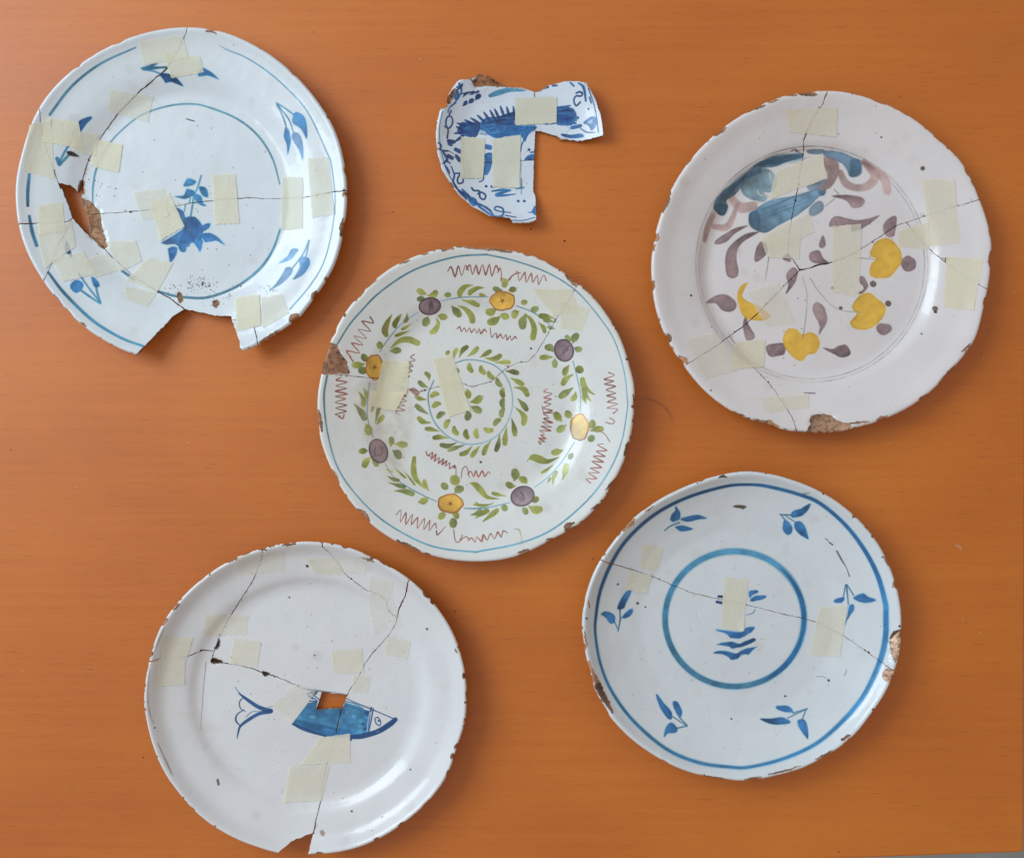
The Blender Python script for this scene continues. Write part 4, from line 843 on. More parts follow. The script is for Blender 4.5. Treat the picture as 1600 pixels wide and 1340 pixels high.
tp4 = quads((371, 868, 444, 860, 446, 891, 369, 900), (320, 960, 388, 960, 384, 992, 318, 992), (366, 996, 408, 1002, 402, 1042, 358, 1036), (252, 994, 302, 995, 292, 1028, 252, 1030), (247, 1030, 290, 1028, 288, 1068, 242, 1072),
            (478, 872, 528, 870, 540, 898, 492, 896), (531, 872, 574, 868, 570, 897, 541, 895), (577, 900, 616, 908, 606, 940, 575, 930), (574, 934, 612, 931, 628, 978, 582, 990), (605, 993, 642, 1000, 636, 1030, 600, 1020),
            (516, 1016, 566, 1012, 568, 1050, 522, 1052), (552, 1052, 580, 1056, 574, 1082, 549, 1080), (423, 1100, 466, 1066, 495, 1078, 456, 1130), (500, 1151, 547, 1145, 548, 1190, 468, 1194), (452, 1197, 516, 1192, 503, 1250, 442, 1252))
build(p4, a4, 'plate', 'white plate painted with blue fish, small square hole in the fish', 'plate', 'broken tin-glazed plates laid out on the table',
      cr4, ms4, [wedge], tp4)

# ================================================================ plate 5: concentric blue rings
rim5 = rimpts(('E1', '1340,80 1100,115 850,200 600,330 430,460 280,640 170,800 95,980 50,1200'), ('E3', '50,150 90,370 140,580 270,800 400,940 600,1090 800,1195 1000,1255 1200,1280'),
              ('E4', '0,1290 250,1265 500,1200 700,1100 900,960 1050,780 1180,580 1250,400 1290,100'), ('E2', '1285,1150 1240,940 1130,680 950,450 700,260 450,150 200,90'))
p5 = Plate((1159, 978), rim5, [(0, 10), (120, 10), (150, 12), (180, 19), (205, 27), (228, 36), (235, 41), (240, 47), (244, 50), (249, 51)], 10, seed=5)
a5 = Paint(p5, (216, 219, 220), .015)
RB = pig(36, 84, 145)
OUT5 = pts('P', '1170,757 1131.7,760 1071,778 1021,804.6 980.6,841 956.4,877 938,921.5 931,961.8 930,990 938,1036.6 956.4,1081 990.7,1127 1041,1169.5 1091.4,1190.7 1141.8,1197.8 1170,1197.8 1220.5,1185.7 1271,1163.5 1311,1131 1347.5,1089 1371.6,1040.6 1382.7,1000 1383.7,960 1382.7,941.6 1371.6,901 1351.5,861 1321,820.7 1281,786.5 1246.7,772 1200,760')
W5 = [4, 4.4, 5, 5.4, 5.6, 5.6, 5, 4, 3.6, 3.6, 4, 4.2, 4, 4, 3.6, 3.4, 4, 4.2, 5, 6.2, 6.8, 7, 6.5, 6.5, 6.2, 5.6, 5, 5, 5, 5]
C5 = [pig(30, 64, 112)] * 8 + [pig(44, 98, 145)] * 8 + [pig(48, 118, 175)] * 8 + [pig(36, 88, 145)] * 6
a5.ring(OUT5, [x + 2.4 for x in W5 + W5[:1]], pig(120, 160, 195), .35, 3.5, True); a5.ring(OUT5, W5 + W5[:1], None, .9, 1.9, True, .2, C5 + C5[:1])
t = np.linspace(0, 2 * np.pi, 61)[:-1]; IN5 = np.column_stack([1147.5 + 108.5 * np.cos(t), 966.5 + 105.5 * np.sin(t)])
a5.ring(IN5, 12, pig(130, 165, 195), .35, 4, True); a5.ring(IN5, 8.6, pig(78, 126, 165), .88, 2.2, True, .25)
for i0, i1 in ((52, 66), (2, 12)): a5.ring(np.vstack([IN5, IN5])[i0:i1], [1, 6, 7, 7, 5, 1], pig(38, 92, 150), .7, 3)
def sp5(fr, lv, stm): spr(a5, fr, lv, stm, pig(48, 98, 158), pig(70, 105, 140))
sp5('E1', ['770,350 805,400 800,450 760,470 730,460 740,420 765,390', '805,455 860,430 950,418 1010,445 950,452 860,468', '770,510 830,500 905,525 860,545 800,540'], [('685,540 730,505 800,478', 2.6)])
sp5('E1', ['435,1000 400,1080 370,1140 320,1150 330,1100 380,1020 420,995', '190,1185 240,1165 300,1200 300,1245 265,1258 230,1215', '440,1145 430,1190 380,1220 360,1205 400,1160'], [('325,1320 340,1230 340,1150', 2.2), ('322,1300 295,1240', 1.8), ('325,1310 350,1210', 1.6)])
sp5('E2', ['575,330 545,390 500,430 430,440 440,390 500,370', '380,455 430,500 430,550 400,575 365,540 360,490', '450,480 500,470 540,520 560,605 520,590 460,530'], [('340,415 430,420', 2.4), ('345,415 380,460', 2), ('380,425 460,475', 1.4)])
sp5('E2', ['755,1085 790,1060 840,1060 820,1095 780,1100', '910,1060 980,1025 1030,1055 1085,1080 1000,1100 940,1085', '880,1120 915,1115 905,1170 870,1210 845,1275 860,1200'], [('848,960 830,1060', 2.2), ('855,960 870,1110', 2.6), ('860,960 910,1040', 2.2)])
sp5('E3', ['625,615 680,680 740,760 740,810 700,790 640,690', '745,680 790,680 820,740 810,795 780,770', '680,945 690,880 740,835 785,880 770,915 710,920'], [('862,860 800,795', 2.4), ('860,862 780,880', 2.2), ('855,862 750,790', 1.6)])
sp5('E4', ['305,715 350,700 410,710 440,750 400,755 340,740', '185,805 280,805 370,795 420,840 350,850 260,845', '475,820 520,810 545,840 560,960 520,920 485,870'], [('550,728 440,762', 2.2), ('550,730 400,800', 1.6), ('540,738 512,810', 2)])
sp5('EC', ['605,290 690,280 695,305 640,330 610,360', '620,380 680,340 770,335 780,350 720,380 650,395', '250,690 360,700 480,715 545,710 570,680 655,660 655,690 600,730 550,765 480,785 410,775 370,735 290,710',
           '265,850 330,825 430,825 510,840 580,800 670,790 665,810 580,850 500,875 430,890 390,865 320,855', '230,935 310,915 400,920 470,945 540,900 680,870 650,900 600,950 530,945 490,990 430,1010 390,980 330,950'], [('570,540 640,520 670,480', [.8, 1.6, 1.2])])
strokes(a5, 'EC', pig(30, 40, 90), [('285,345 325,348', 4), ('268,402 318,412', 4.4)], .9)
strokes(a5, 'EC', pig(30, 66, 122), [('420,745 500,750 560,730', [1, 7, 2]), ('430,870 520,858 640,805', [1, 5, 2]), ('420,985 500,955 660,885', [2, 6, 2])], .5, 3)
a5.stroke(pts('E2', '720,630 748,650'), 1.8, DARK, .85, .8); a5.stroke(pts('E2', '780,700 825,780 855,830 878,895'), [3, 2.4, 1, 1.8], np.array([.3, .28, .27]), .8, .9); a5.stroke(pts('E2', '692,600 712,618'), 1.2, DARK, .7, .7)
a5.poly(pts('E1', '1215,350 1260,340 1315,350 1300,372 1270,365 1240,362'), np.array([.3, .24, .17]), .85); a5.stroke(pts('E2', '470,262 520,255 570,248'), [1, 2.6, 1], np.array([.4, .38, .36]), .6, 1.5)
for fr, x, y, r in [('E1', 475, 1102, 2), ('E1', 535, 1130, 1.2), ('E1', 322, 955, 1.6), ('E4', 715, 508, 1.8), ('E4', 378, 630, 1.5), ('E3', 1203, 806, 1.2), ('E1', 80, 1220, 1.6), ('E1', 940, 172, 1), ('E4', 1267, 90, 1.6), ('E2', 905, 435, 1.4), ('E2', 1133, 745, 1.2), ('E2', 1268, 1278, 1.2)]: a5.dot(*pts(fr, [x, y])[0], r, pit, .85)
a5.stroke(pts('E4', '620,480 660,478 700,492'), .9, pit, .5, .8); a5.stroke(pts('E4', '840,470 855,430'), 1.4, np.array([.45, .45, .45]), .6, 1)
a5.speckle(1159, 978, 110, 110, 60, np.array([.4, .38, .36]), .3, .9, .5)
for c_ in ('348,530 395,490 430,450 462,458 420,505 375,545', '1135,470 1150,430 1195,420 1222,440 1218,480 1190,522 1150,500'): pass
a5.clay(pts('E1', '345,525 395,482 430,446 460,460 420,508 372,545'), np.array([.78, .56, .42])); a5.clay(pts('E4', '1130,478 1152,425 1190,420 1228,440 1228,482 1190,528 1150,505'), np.array([.84, .66, .55]))
chip5 = pts('E4', '1285,125 1230,140 1203,175 1198,230 1205,290 1225,335 1240,372 1255,360 1268,300 1275,230')
a5.clay(chip5, np.array([.86, .70, .58]))
a5.poly(pts('E1', '1100,132 1138,108 1172,128 1140,128'), DARK * 1.2, .9, .8)
rim_chips(p5, a5, [('E3', '100,370 128,450 175,560', [3, 7, 9]), ('E3', '175,560 225,660 285,760', [9, 7, 2]), ('E3', '70,130 78,200 88,260', 3), ('E2', '1215,980 1230,945 1245,990', 5), ('E4', '815,975 880,930', 4), ('E4', '620,1120 690,1090 750,1050', 2.6), ('E4', '70,1280 200,1262', 3),
                   ('E4', '250,1240 400,1205 500,1172', 2), ('E4', '1275,120 1235,140 1205,180', 4), ('E1', '95,1080 105,1140', 2), ('E3', '660,1135 720,1172', 3), ('E3', '960,1250 1150,1275', 2), ('E2', '910,420 935,440', 2.4), ('E2', '1150,750 1185,820', 2), ('E1', '600,350 540,395', 2)], 22, CLAYD * 1.3)
cr5 = [(np.array([(933, 872.5), (944, 876.5), (958, 881), (986.6, 889), (1004, 895), (1021, 901), (1053, 914.4), (1081, 925.5), (1107.7, 932), (1125, 936), (1148, 940), (1168, 945), (1184.5, 948.7), (1207, 954.6), (1229, 960), (1252, 965), (1274, 971), (1295, 981), (1315, 991), (1341, 1008), (1372, 1030.5), (1392, 1044.6), (1401, 1048.5)]),
        [2.0, 1.8, 1.6, 1., .9, 1.2, 1.1, 1, 1, .8, 1.2, 1.1, 1., .9, 1.1, 1.1, 1.2])]
tp5 = quads((1004, 850, 1038, 855, 1027, 893, 1000, 889), (981, 892, 1018, 897, 1010, 927, 976, 920), (1131, 901, 1169, 904, 1161, 985, 1126, 980), (1279, 948, 1324, 944, 1311, 1025, 1264, 1022))
build(p5, a5, 'plate', 'plate with two concentric blue rings and small blue leaf sprigs between them', 'plate', 'broken tin-glazed plates laid out on the table',
      cr5, [], [chip5], tp5)
# ================================================================ small saucer: half of it left
SH = pts('F', '270,165 360,165 385,150 435,115 500,145 570,190 620,220 740,225 790,240 838,262 880,245 930,215 1060,180 1150,178 1225,185 1265,250 1300,330 1312,380 1332,420 1345,500 1352,580 1250,610 1160,625 1080,612 1030,615 1000,585 900,555 845,548 838,640 832,800 828,1000 845,1040 848,1140 850,1210 800,1232 680,1235 655,1200 560,1195 490,1175 370,1110 270,1020 200,930 150,850 110,700 102,580 110,470 135,380 185,370 185,300 220,230')
t = np.linspace(0, 2 * np.pi, 49)[:-1]
pf = Plate((813.5, 216), np.column_stack([813.5 + 133.5 * np.cos(t), 216 + 132.5 * np.sin(t)]), [(0, 7), (70, 7), (90, 9), (108, 15), (122, 21), (129, 25), (133, 26)], 8.5, shape=SH, seed=6)
af = Paint(pf, (212, 220, 228), .02)
FBL = pig(45, 92, 155); FDK = pig(30, 48, 105)
def SF(s_, w, c=FBL, al=.95, so=1.2):
    w = w * 1.3 if np.isscalar(w) else [x * 1.3 for x in w]
    af.stroke(pts('F', s_), w, c, al, so, .25)
def PF(s_, c=FBL, al=.92): af.poly(pts('F', s_), c, al, 1.2, .3)
SF('505,288 560,268 650,245 765,248', [4, 6.5, 5, 2], pig(80, 132, 170), .85)
PF('262,545 290,492 340,485 430,485 480,452 560,440 640,420 695,412 695,510 845,510 840,540 800,560 775,615 765,628 740,590 720,575 640,590 550,605 500,580 470,560 430,545 400,598 340,592 290,588')
PF('440,545 500,570 600,560 700,500 845,512 820,550 720,580 550,605', pig(40, 105, 165), .6)
PF('290,500 340,490 430,495 425,540 400,596 300,585', FDK, .5); PF('560,470 690,460 690,500 560,505', FDK, .45)
for x0, y0, x1, y1 in [(650, 440, 630, 372), (610, 440, 583, 368), (570, 450, 540, 388), (540, 460, 506, 398), (500, 470, 460, 412), (460, 480, 412, 435), (420, 490, 362, 455), (380, 500, 318, 470), (330, 520, 262, 493), (690, 460, 680, 370), (300, 560, 240, 570), (300, 590, 245, 630), (320, 560, 255, 520)]:
    SF(f'{x0},{y0} {(x0 + x1) / 2},{(y0 + y1) / 2} {x1},{y1}', [3, 3.4, 1.8], FDK, .85, .9)
for a, b, w in [((300, 365), (330, 330), 6), ((345, 345), (378, 318), 7), ((395, 320), (430, 285), 8), ((300, 300), (340, 265), 4), ((345, 280), (385, 250), 4), ((390, 275), (425, 252), 3.4)]: af.leaf(pts('F', a)[0], pts('F', b)[0], w, FDK)
SF('290,275 360,262 420,262', [1, 2, 1], FDK)
SF('275,195 292,255 250,330 205,375 190,412', [2.5, 2, 1.6, 1.4, 1.8]); PF('235,260 265,250 275,300 250,325 232,300', FBL, .8); SF('250,340 210,370', 1.6); SF('258,225 300,210', 2)
SF('185,605 192,545 175,500 185,450 215,445 226,490 200,530 168,518', 1.9, FDK)
for s_, w in [('198,628 232,632', 5), ('200,648 215,655', 4), ('250,690 280,705', 5), ('255,740 275,770', 4.5), ('195,738 220,752', 5), ('160,715 185,765 155,792', [3, 3, 2]), ('175,770 205,790', 2), ('145,700 190,700', 2)]: SF(s_, w, FDK, .85)
SF('215,815 238,880 230,930 262,985 330,1030', [1.4, 2, 2.2, 2.2, 3], FDK); SF('245,868 280,868 262,910 270,942 300,935 305,915', 2, FDK); SF('330,1030 380,1078 430,1100 490,1122', [4, 4.5, 3, 1]); SF('300,990 350,1040', 3)
SF('368,975 385,995 425,1000 430,1045 460,1062 472,1030 440,1008 415,1020', 2.2, FDK); SF('420,1112 500,1168 560,1190 602,1175 600,1130 555,1115 540,1135 575,1150 660,1160', [3, 2.6, 2.6, 2.2, 2, 2, 1.8, 1.2]); PF('350,1040 400,1060 410,1100 380,1110 345,1075', FBL, .85)
SF('655,1216 750,1218 840,1196', 1.2, FDK, .8); SF('150,405 127,540 140,700 190,860 262,975', 1.1, FDK, .7)
SF('520,1000 600,990 662,992', [2, 3, 1.4], pig(60, 115, 165)); SF('655,995 600,1010 555,1028 600,1032 695,1022', [2, 3.4, 4.5, 3, 1.2])
for x, y in [(475, 963), (518, 965), (715, 1073), (760, 1073), (795, 690)]: af.dot(*pts('F', [x, y])[0], 2, FDK, .9, 1)
SF('478,668 505,674', 6); PF('470,722 520,716 520,790 492,870 455,872 465,800'); SF('458,870 455,915 425,930', 1.4, FDK); SF('800,560 748,640 735,705', [2, 1.6, 1]); PF('762,768 785,735 835,725 834,768'); SF('810,710 835,708', 2)
PF('785,1155 815,1150 832,1118 852,1116 850,1178 820,1165'); SF('740,905 740,1018', 1.2, pig(80, 130, 165)); SF('700,982 760,972', 1.6, pig(80, 130, 165)); SF('738,760 736,860', 1, pig(80, 130, 165), .6)
PF('1005,382 1100,375 1142,400 1150,440 1122,500 1060,512 1000,492'); PF('1005,430 1100,440 1110,490 1010,485', FDK, .45)
for s_, w in [('1008,375 1102,362', 2.2), ('1100,430 1162,452', 3.4), ('1100,490 1145,492', 3), ('1100,460 1150,470', 2.6), ('1118,525 1180,512', 4.4), ('920,500 1000,492', 1.4)]: SF(s_, w)
SF('1165,192 1205,225 1222,325', [1.4, 3, 2.4]); SF('1180,335 1150,362 1132,325 1148,290 1185,290 1195,270 1175,258 1150,268', 2, FDK); SF('1105,188 1132,215', 2)
PF('1200,490 1262,442 1302,450 1306,490 1262,550 1240,512'); af.poly(pts('F', '1235,485 1270,465 1265,495'), np.array([.7, .8, .86]), .8, 1)
PF('1040,572 1120,580 1182,568 1206,596 1130,606 1062,594'); SF('1085,520 1100,540 1080,560', 1, np.array([.5, .5, .45]), .5); SF('1240,230 1290,380 1316,560', 1.3, FDK, .8)
SF('905,232 940,222', 2.4, FDK); SF('975,212 1005,210', 2, FDK); af.dot(*pts('F', '1240,385')[0], 1.6, FBL)
for _k in range(70):
    x = rng.uniform(290, 820); y = rng.uniform(500, 580) if x > 430 else rng.uniform(500, 585)
    SF(f'{x},{y} {x + rng.uniform(5, 40)},{y + rng.uniform(-10, 10)} {x + rng.uniform(40, 70)},{y + rng.uniform(-14, 14)}' if x < 730 else f'{x},{y} {x + 8},{y - 8} {x + 14},{y - 18}', [.4, 1.4, .4], [FDK, pig(95, 150, 190), FBL][_k % 3], .4, 1.2)
for s_, w in [('560,455 640,430 690,425', [1, 4, 3]), ('450,500 540,478 620,462', [1, 4, 2]), ('1010,410 1080,395 1130,405', [1, 3, 1]), ('1010,455 1070,462 1130,450', [1, 3, 1]), ('250,250 285,225 300,195', [1, 2.5, 1]), ('215,400 200,430', 2), ('120,640 140,660 130,690', 2),
              ('165,800 190,840 205,870', [1, 3, 1]), ('270,1000 300,1025 330,1060', [2, 4, 2]), ('460,1120 500,1140 530,1175', [1, 3, 1]), ('1250,300 1262,340', 2), ('1180,530 1230,560 1290,560', [1, 2, 1]), ('620,1180 700,1195', 1.5)]: SF(s_, w, FDK, .8)
topchip = pts('F', '375,190 400,150 432,112 500,145 570,190 622,222 530,215 430,212 395,215')
af.clay(topchip, np.array([.60, .40, .26])); af.clay(pts('F', '185,345 188,300 215,255 248,240 225,300 205,345'), np.array([.55, .36, .26]))
af.clay(pts('F', '840,262 880,246 930,218'), CLAY, 2.5); af.clay(pts('F', '1000,588 1035,617 1080,612'), np.array([.75, .55, .42]), 3); af.clay(pts('F', '650,1205 620,1200 540,1190'), CLAYD, 2.6); af.clay(pts('F', '625,222 740,228 800,245'), np.array([.7, .6, .52]), 2)
af.clay(pts('F', '135,385 165,375 190,365'), CLAY, 2.4); af.clay(pts('F', '205,930 235,975'), CLAYD, 2); af.clay(pts('F', '150,850 195,925'), CLAY, 1.6)
af.stroke(pts('F', '360,165 385,185 395,165'), 2, DARK, .8)
af.speckle(800, 216, 60, 60, 30, np.array([.35, .33, .33]), .3, .8, .6)
crf = [(pts('F', '838,250 841,300 840,400 840,510 845,560'), [1.5, 1.5, 1, .9, .9]),
       (pts('F', '95,684 130,686 200,700 300,760 380,782 500,785 620,780 700,775 770,772 845,766'), [1.4, 1.1, .9, 1, .9, .9, 1.2])]
tpf = quads(*[pts('F', s_).ravel() for s_ in ('693,305 1005,297 1003,492 695,508', '290,594 470,604 455,905 283,905', '520,612 735,580 725,976 525,970')])
build(pf, af, 'saucer_fragment', 'small broken half saucer densely painted in dark blue, right-angled notch at its lower right', 'saucer', None, crf, [], [topchip], tpf)

# ================================================================ table top: thick veneered board with rounded corner
def px2w(x, y): return ((x - 800) * S, (670 - y) * S)
def mat_wood():
    m = bpy.data.materials.new('orange_wood_veneer'); N, L = nodes_of(m); B = N['Principled BSDF']
    tc = N.new('ShaderNodeTexCoord')
    def noise(scale3, sc, det, rot=0.0, dist=0.0):
        mp = N.new('ShaderNodeMapping'); mp.inputs['Scale'].default_value = scale3; mp.inputs['Rotation'].default_value = (0, 0, rot); L.new(tc.outputs['Object'], mp.inputs[0])
        n = N.new('ShaderNodeTexNoise'); n.inputs['Scale'].default_value = sc; n.inputs['Detail'].default_value = det; n.inputs['Distortion'].default_value = dist
        L.new(mp.outputs[0], n.inputs['Vector']); return n.outputs[0]
    broad = noise((1.0, 5, 1), 1.3, 5, .03, .5)
    grain = noise((5, 210, 1), 1.0, 7, .02, .2)
    fine = noise((40, 1300, 1), 1.0, 4, .015)
    blot = noise((1, 1.6, 1), 5, 3)
    def mul(a, k, c=None):
        x = N.new('ShaderNodeMath'); x.operation = 'MULTIPLY_ADD'; L.new(a, x.inputs[0]); x.inputs[1].default_value = k
        if c is None: x.inputs[2].default_value = 0
        else: L.new(c, x.inputs[2])
        return x.outputs[0]
    s_ = mul(broad, .28, mul(grain, .18, mul(fine, .13, mul(blot, .41))))
    cr = N.new('ShaderNodeValToRGB'); e = cr.color_ramp.elements; e[0].position = .30; e[1].position = .72
    e[0].color = (.47, .106, .0065, 1); e[1].color = (.70, .21, .017, 1)
    k = e.new(.52); k.color = (.60, .157, .0105, 1)
    L.new(s_, cr.inputs[0])
    # short dark pores and pale flecks
    pore = noise((60, 1100, 1), 1.0, 1, .02)
    mr = N.new('ShaderNodeMapRange'); mr.inputs['From Min'].default_value = .66; mr.inputs['From Max'].default_value = .74; mr.inputs['To Max'].default_value = .35; L.new(pore, mr.inputs[0])
    mx = N.new('ShaderNodeMix'); mx.data_type = 'RGBA'; L.new(mr.outputs[0], mx.inputs[0]); L.new(cr.outputs[0], mx.inputs[6]); mx.inputs[7].default_value = (.16, .035, .008, 1)
    # an arc-shaped stain left by a cup, and a few pale scuffs
    def arc(cx, cy, r, w, a0):
        mp = N.new('ShaderNodeMapping'); mp.inputs['Location'].default_value = (-cx, -cy, 0); L.new(tc.outputs['Object'], mp.inputs[0])
        ln = N.new('ShaderNodeVectorMath'); ln.operation = 'LENGTH'; L.new(mp.outputs[0], ln.inputs[0])
        d = N.new('ShaderNodeMath'); d.operation = 'SUBTRACT'; L.new(ln.outputs[1], d.inputs[0]); d.inputs[1].default_value = r
        ab = N.new('ShaderNodeMath'); ab.operation = 'ABSOLUTE'; L.new(d.outputs[0], ab.inputs[0])
        q = N.new('ShaderNodeMapRange'); q.inputs['From Min'].default_value = 0; q.inputs['From Max'].default_value = w; q.inputs['To Min'].default_value = 1; q.inputs['To Max'].default_value = 0; L.new(ab.outputs[0], q.inputs[0])
        dp = N.new('ShaderNodeVectorMath'); dp.operation = 'DOT_PRODUCT'; L.new(mp.outputs[0], dp.inputs[0]); dp.inputs[1].default_value = (math.cos(a0), math.sin(a0), 0)
        q2 = N.new('ShaderNodeMapRange'); q2.inputs['From Min'].default_value = r * .72; q2.inputs['From Max'].default_value = r * .95; L.new(dp.outputs['Value'], q2.inputs[0])
        o = N.new('ShaderNodeMath'); o.operation = 'MULTIPLY'; L.new(q.outputs[0], o.inputs[0]); L.new(q2.outputs[0], o.inputs[1]); return o.outputs[0]
    last = mx.outputs[2]
    cx, cy = px2w(1005, 672)
    for (cx, cy, r, w, a0, colr, k) in [(cx, cy, 49 * S, 3.2 * S, .95, (.20, .045, .01, 1), .55), (*px2w(1493, 861), 9 * S, 2 * S, .9, (.62, .5, .42, 1), .5)]:
        a = arc(cx, cy, r, w, a0); mm = N.new('ShaderNodeMath'); mm.operation = 'MULTIPLY'; L.new(a, mm.inputs[0]); mm.inputs[1].default_value = k
        x = N.new('ShaderNodeMix'); x.data_type = 'RGBA'; L.new(mm.outputs[0], x.inputs[0]); L.new(last, x.inputs[6]); x.inputs[7].default_value = colr; last = x.outputs[2]
    # specks, dust and faint scuffs
    for sc, rad, col, k in ((46, .035, (.10, .03, .01, 1), .8), (71, .03, (.80, .62, .48, 1), .6), (150, .045, (.12, .035, .01, 1), .35)):
        vo = N.new('ShaderNodeTexVoronoi'); vo.inputs['Scale'].default_value = sc; L.new(tc.outputs['Object'], vo.inputs['Vector'])
        q1 = N.new('ShaderNodeMath'); q1.operation = 'LESS_THAN'; L.new(vo.outputs['Distance'], q1.inputs[0]); q1.inputs[1].default_value = rad
        sx = N.new('ShaderNodeSeparateColor'); L.new(vo.outputs['Color'], sx.inputs[0])
        q2 = N.new('ShaderNodeMath'); q2.operation = 'GREATER_THAN'; L.new(sx.outputs[0], q2.inputs[0]); q2.inputs[1].default_value = .72
        q3 = N.new('ShaderNodeMath'); q3.operation = 'MULTIPLY'; L.new(q1.outputs[0], q3.inputs[0]); L.new(q2.outputs[0], q3.inputs[1])
        q4 = N.new('ShaderNodeMath'); q4.operation = 'MULTIPLY'; L.new(q3.outputs[0], q4.inputs[0]); q4.inputs[1].default_value = k
        x = N.new('ShaderNodeMix'); x.data_type = 'RGBA'; L.new(q4.outputs[0], x.inputs[0]); L.new(last, x.inputs[6]); x.inputs[7].default_value = col; last = x.outputs[2]
    scf = noise((3, 90, 1), 1.0, 2, .9); sc2 = noise((1, 1, 1), 7, 2)
    q = N.new('ShaderNodeMapRange'); q.inputs['From Min'].default_value = .70; q.inputs['From Max'].default_value = .78; q.inputs['To Max'].default_value = .25; L.new(scf, q.inputs[0])
    q2 = N.new('ShaderNodeMapRange'); q2.inputs['From Min'].default_value = .55; q2.inputs['From Max'].default_value = .68; L.new(sc2, q2.inputs[0])
    q3 = N.new('ShaderNodeMath'); q3.operation = 'MULTIPLY'; L.new(q.outputs[0], q3.inputs[0]); L.new(q2.outputs[0], q3.inputs[1])
    x = N.new('ShaderNodeMix'); x.data_type = 'RGBA'; L.new(q3.outputs[0], x.inputs[0]); L.new(last, x.inputs[6]); x.inputs[7].default_value = (.74, .30, .06, 1); last = x.outputs[2]
    L.new(last, B.inputs['Base Color'])
    rr = N.new('ShaderNodeMapRange'); rr.inputs['To Min'].default_value = .38; rr.inputs['To Max'].default_value = .54; L.new(blot, rr.inputs[0]); L.new(rr.outputs[0], B.inputs['Roughness'])
    bp = N.new('ShaderNodeBump'); bp.inputs['Strength'].default_value = .35; bp.inputs['Distance'].default_value = .0002; L.new(mul(fine, .5, grain), bp.inputs['Height']); L.new(bp.outputs[0], B.inputs['Normal'])
    B.inputs['Specular IOR Level'].default_value = .62
    return m
M_WOOD = mat_wood()
M_EDGE = mat_noise('table_edge_band', (.24, .07, .02), (.34, .11, .035), 20, .45, .05)
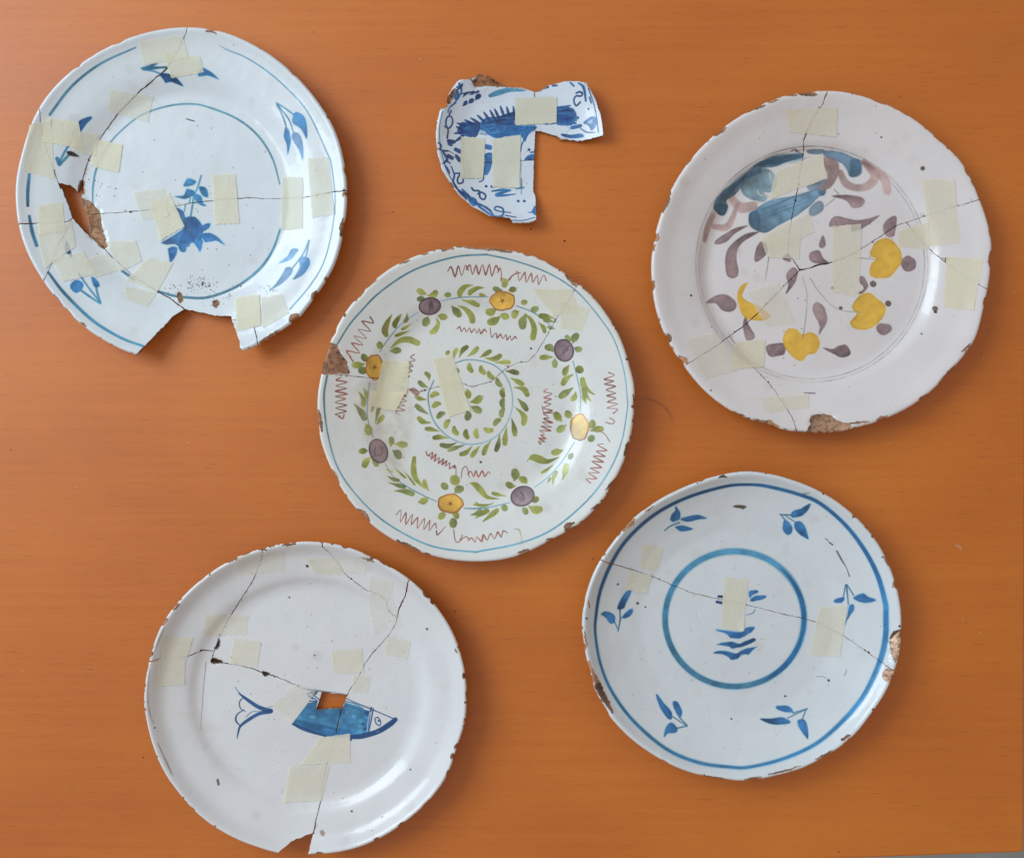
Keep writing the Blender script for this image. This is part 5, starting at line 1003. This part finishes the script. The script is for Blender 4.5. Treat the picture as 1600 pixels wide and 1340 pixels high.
def table():
    C0 = px2w(-700, 1414); C1 = px2w(1600.5, 1331); C2 = px2w(1606, -500); C3 = px2w(-700, -500)
    P = []
    rr = 6 * S
    a, b, c = np.array(C0), np.array(C1), np.array(C2)
    u = (a - b) / np.hypot(*(a - b)); v = (c - b) / np.hypot(*(c - b))
    P.append(tuple(a))
    for k in range(9):
        t = k / 8; q = (1 - t) ** 2 * (b + u * rr) + 2 * t * (1 - t) * b + t * t * (b + v * rr); P.append(tuple(q))
    P += [C2, C3]
    n = len(P); cen = np.array(P).mean(0)
    def ring(ins, z):
        out = []
        for i in range(n):
            p = np.array(P[i]); d1 = p - np.array(P[i - 1]); d2 = np.array(P[(i + 1) % n]) - p
            t = d1 / np.hypot(*d1) + d2 / np.hypot(*d2); t /= np.hypot(*t); nn = np.array([-t[1], t[0]])
            out.append((*(p + nn * ins), z))
        return out
    prof = [(.0022, 0), (.0012, -.0002), (.0004, -.0008), (0, -.0018), (0, -.026), (.001, -.028)]
    V = []; F = []; idx = []; sm = []
    for ins, z in prof: V += ring(ins, z)
    for r in range(len(prof) - 1):
        for i in range(n):
            j = (i + 1) % n; F.append((r * n + i, (r + 1) * n + i, (r + 1) * n + j, r * n + j)); idx.append(0 if r < 3 else 1); sm.append(True)
    F.append(tuple(range(n))); idx.append(0); sm.append(False)
    F.append(tuple(reversed(range((len(prof) - 1) * n, len(prof) * n)))); idx.append(1); sm.append(False)
    root = bpy.data.objects.new('table', None); scene.collection.objects.link(root); root.location = (0, 0, -.74)
    root['label'] = 'orange-brown wood veneer table with the six broken dishes on top'; root['category'] = 'table'
    top = add_obj('tabletop', V, F, [M_WOOD, M_EDGE], idx, sm, root); top.location = (0, 0, .74)
    for fx, fy in ((1.0, 1.0), (0, 1.0), (1.0, 0), (0, 0)):
        x = (px2w(-620, 0)[0]) * (1 - fx) + px2w(1500, 0)[0] * fx; y = px2w(0, 1290)[1] * (1 - fy) + px2w(0, -430)[1] * fy
        bx = []
        for z in (0, .71):
            for sx, sy in ((-1, -1), (1, -1), (1, 1), (-1, 1)): bx.append((x + sx * .022, y + sy * .022, z))
        add_obj('leg', bx, [(0, 3, 2, 1), (4, 5, 6, 7), (0, 1, 5, 4), (1, 2, 6, 5), (2, 3, 7, 6), (3, 0, 4, 7)], [M_EDGE], None, None, root)
table()
M_FLOOR = mat_noise('pale_floor', (.30, .30, .27), (.42, .43, .39), 9, .6, .05)
fl = add_obj('floor', [(-4, -4, -.74), (4, -4, -.74), (4, 4, -.74), (-4, 4, -.74)], [(0, 1, 2, 3)], [M_FLOOR], None, None, None); fl['kind'] = 'structure'
# crumbs of clay and glaze that fell on the wood
for k, (x, y, r, c) in enumerate([(882, 376, 1.7, (.07, .03, .02)), (830, 358, 1.3, (.08, .03, .02))]):
    V = []; F = []; q = px2w(x, y); ns = 8
    rr_ = np.random.default_rng(k)
    for i in range(ns): t = i / ns * 6.283; f = .7 + .5 * rr_.random(); V.append((q[0] + r * S * f * math.cos(t), q[1] + r * S * f * math.sin(t), 0.00002))
    for i in range(ns): t = i / ns * 6.283; V.append((q[0] + r * S * .5 * math.cos(t), q[1] + r * S * .5 * math.sin(t), r * S * (.7 + .4 * rr_.random())))
    for i in range(ns): j = (i + 1) % ns; F.append((i, j, ns + j, ns + i))
    F.append(tuple(range(ns, 2 * ns)))
    mm = bpy.data.materials.new('crumb_clay'); nodes_of(mm)[0]['Principled BSDF'].inputs['Base Color'].default_value = (*c, 1); mm.node_tree.nodes['Principled BSDF'].inputs['Roughness'].default_value = .9
    cx_ = np.mean([v[0] for v in V]); cy_ = np.mean([v[1] for v in V])
    o = add_obj('crumb', [(v[0] - cx_, v[1] - cy_, v[2]) for v in V], F, [mm], None, None, None, None, (cx_, cy_, 0))
    o['label'] = ['tiny dark crumb on the wood just above the top right rim of the centre plate', 'tiny dark crumb on the wood just under the broken saucer'][k]; o['category'] = 'crumb'
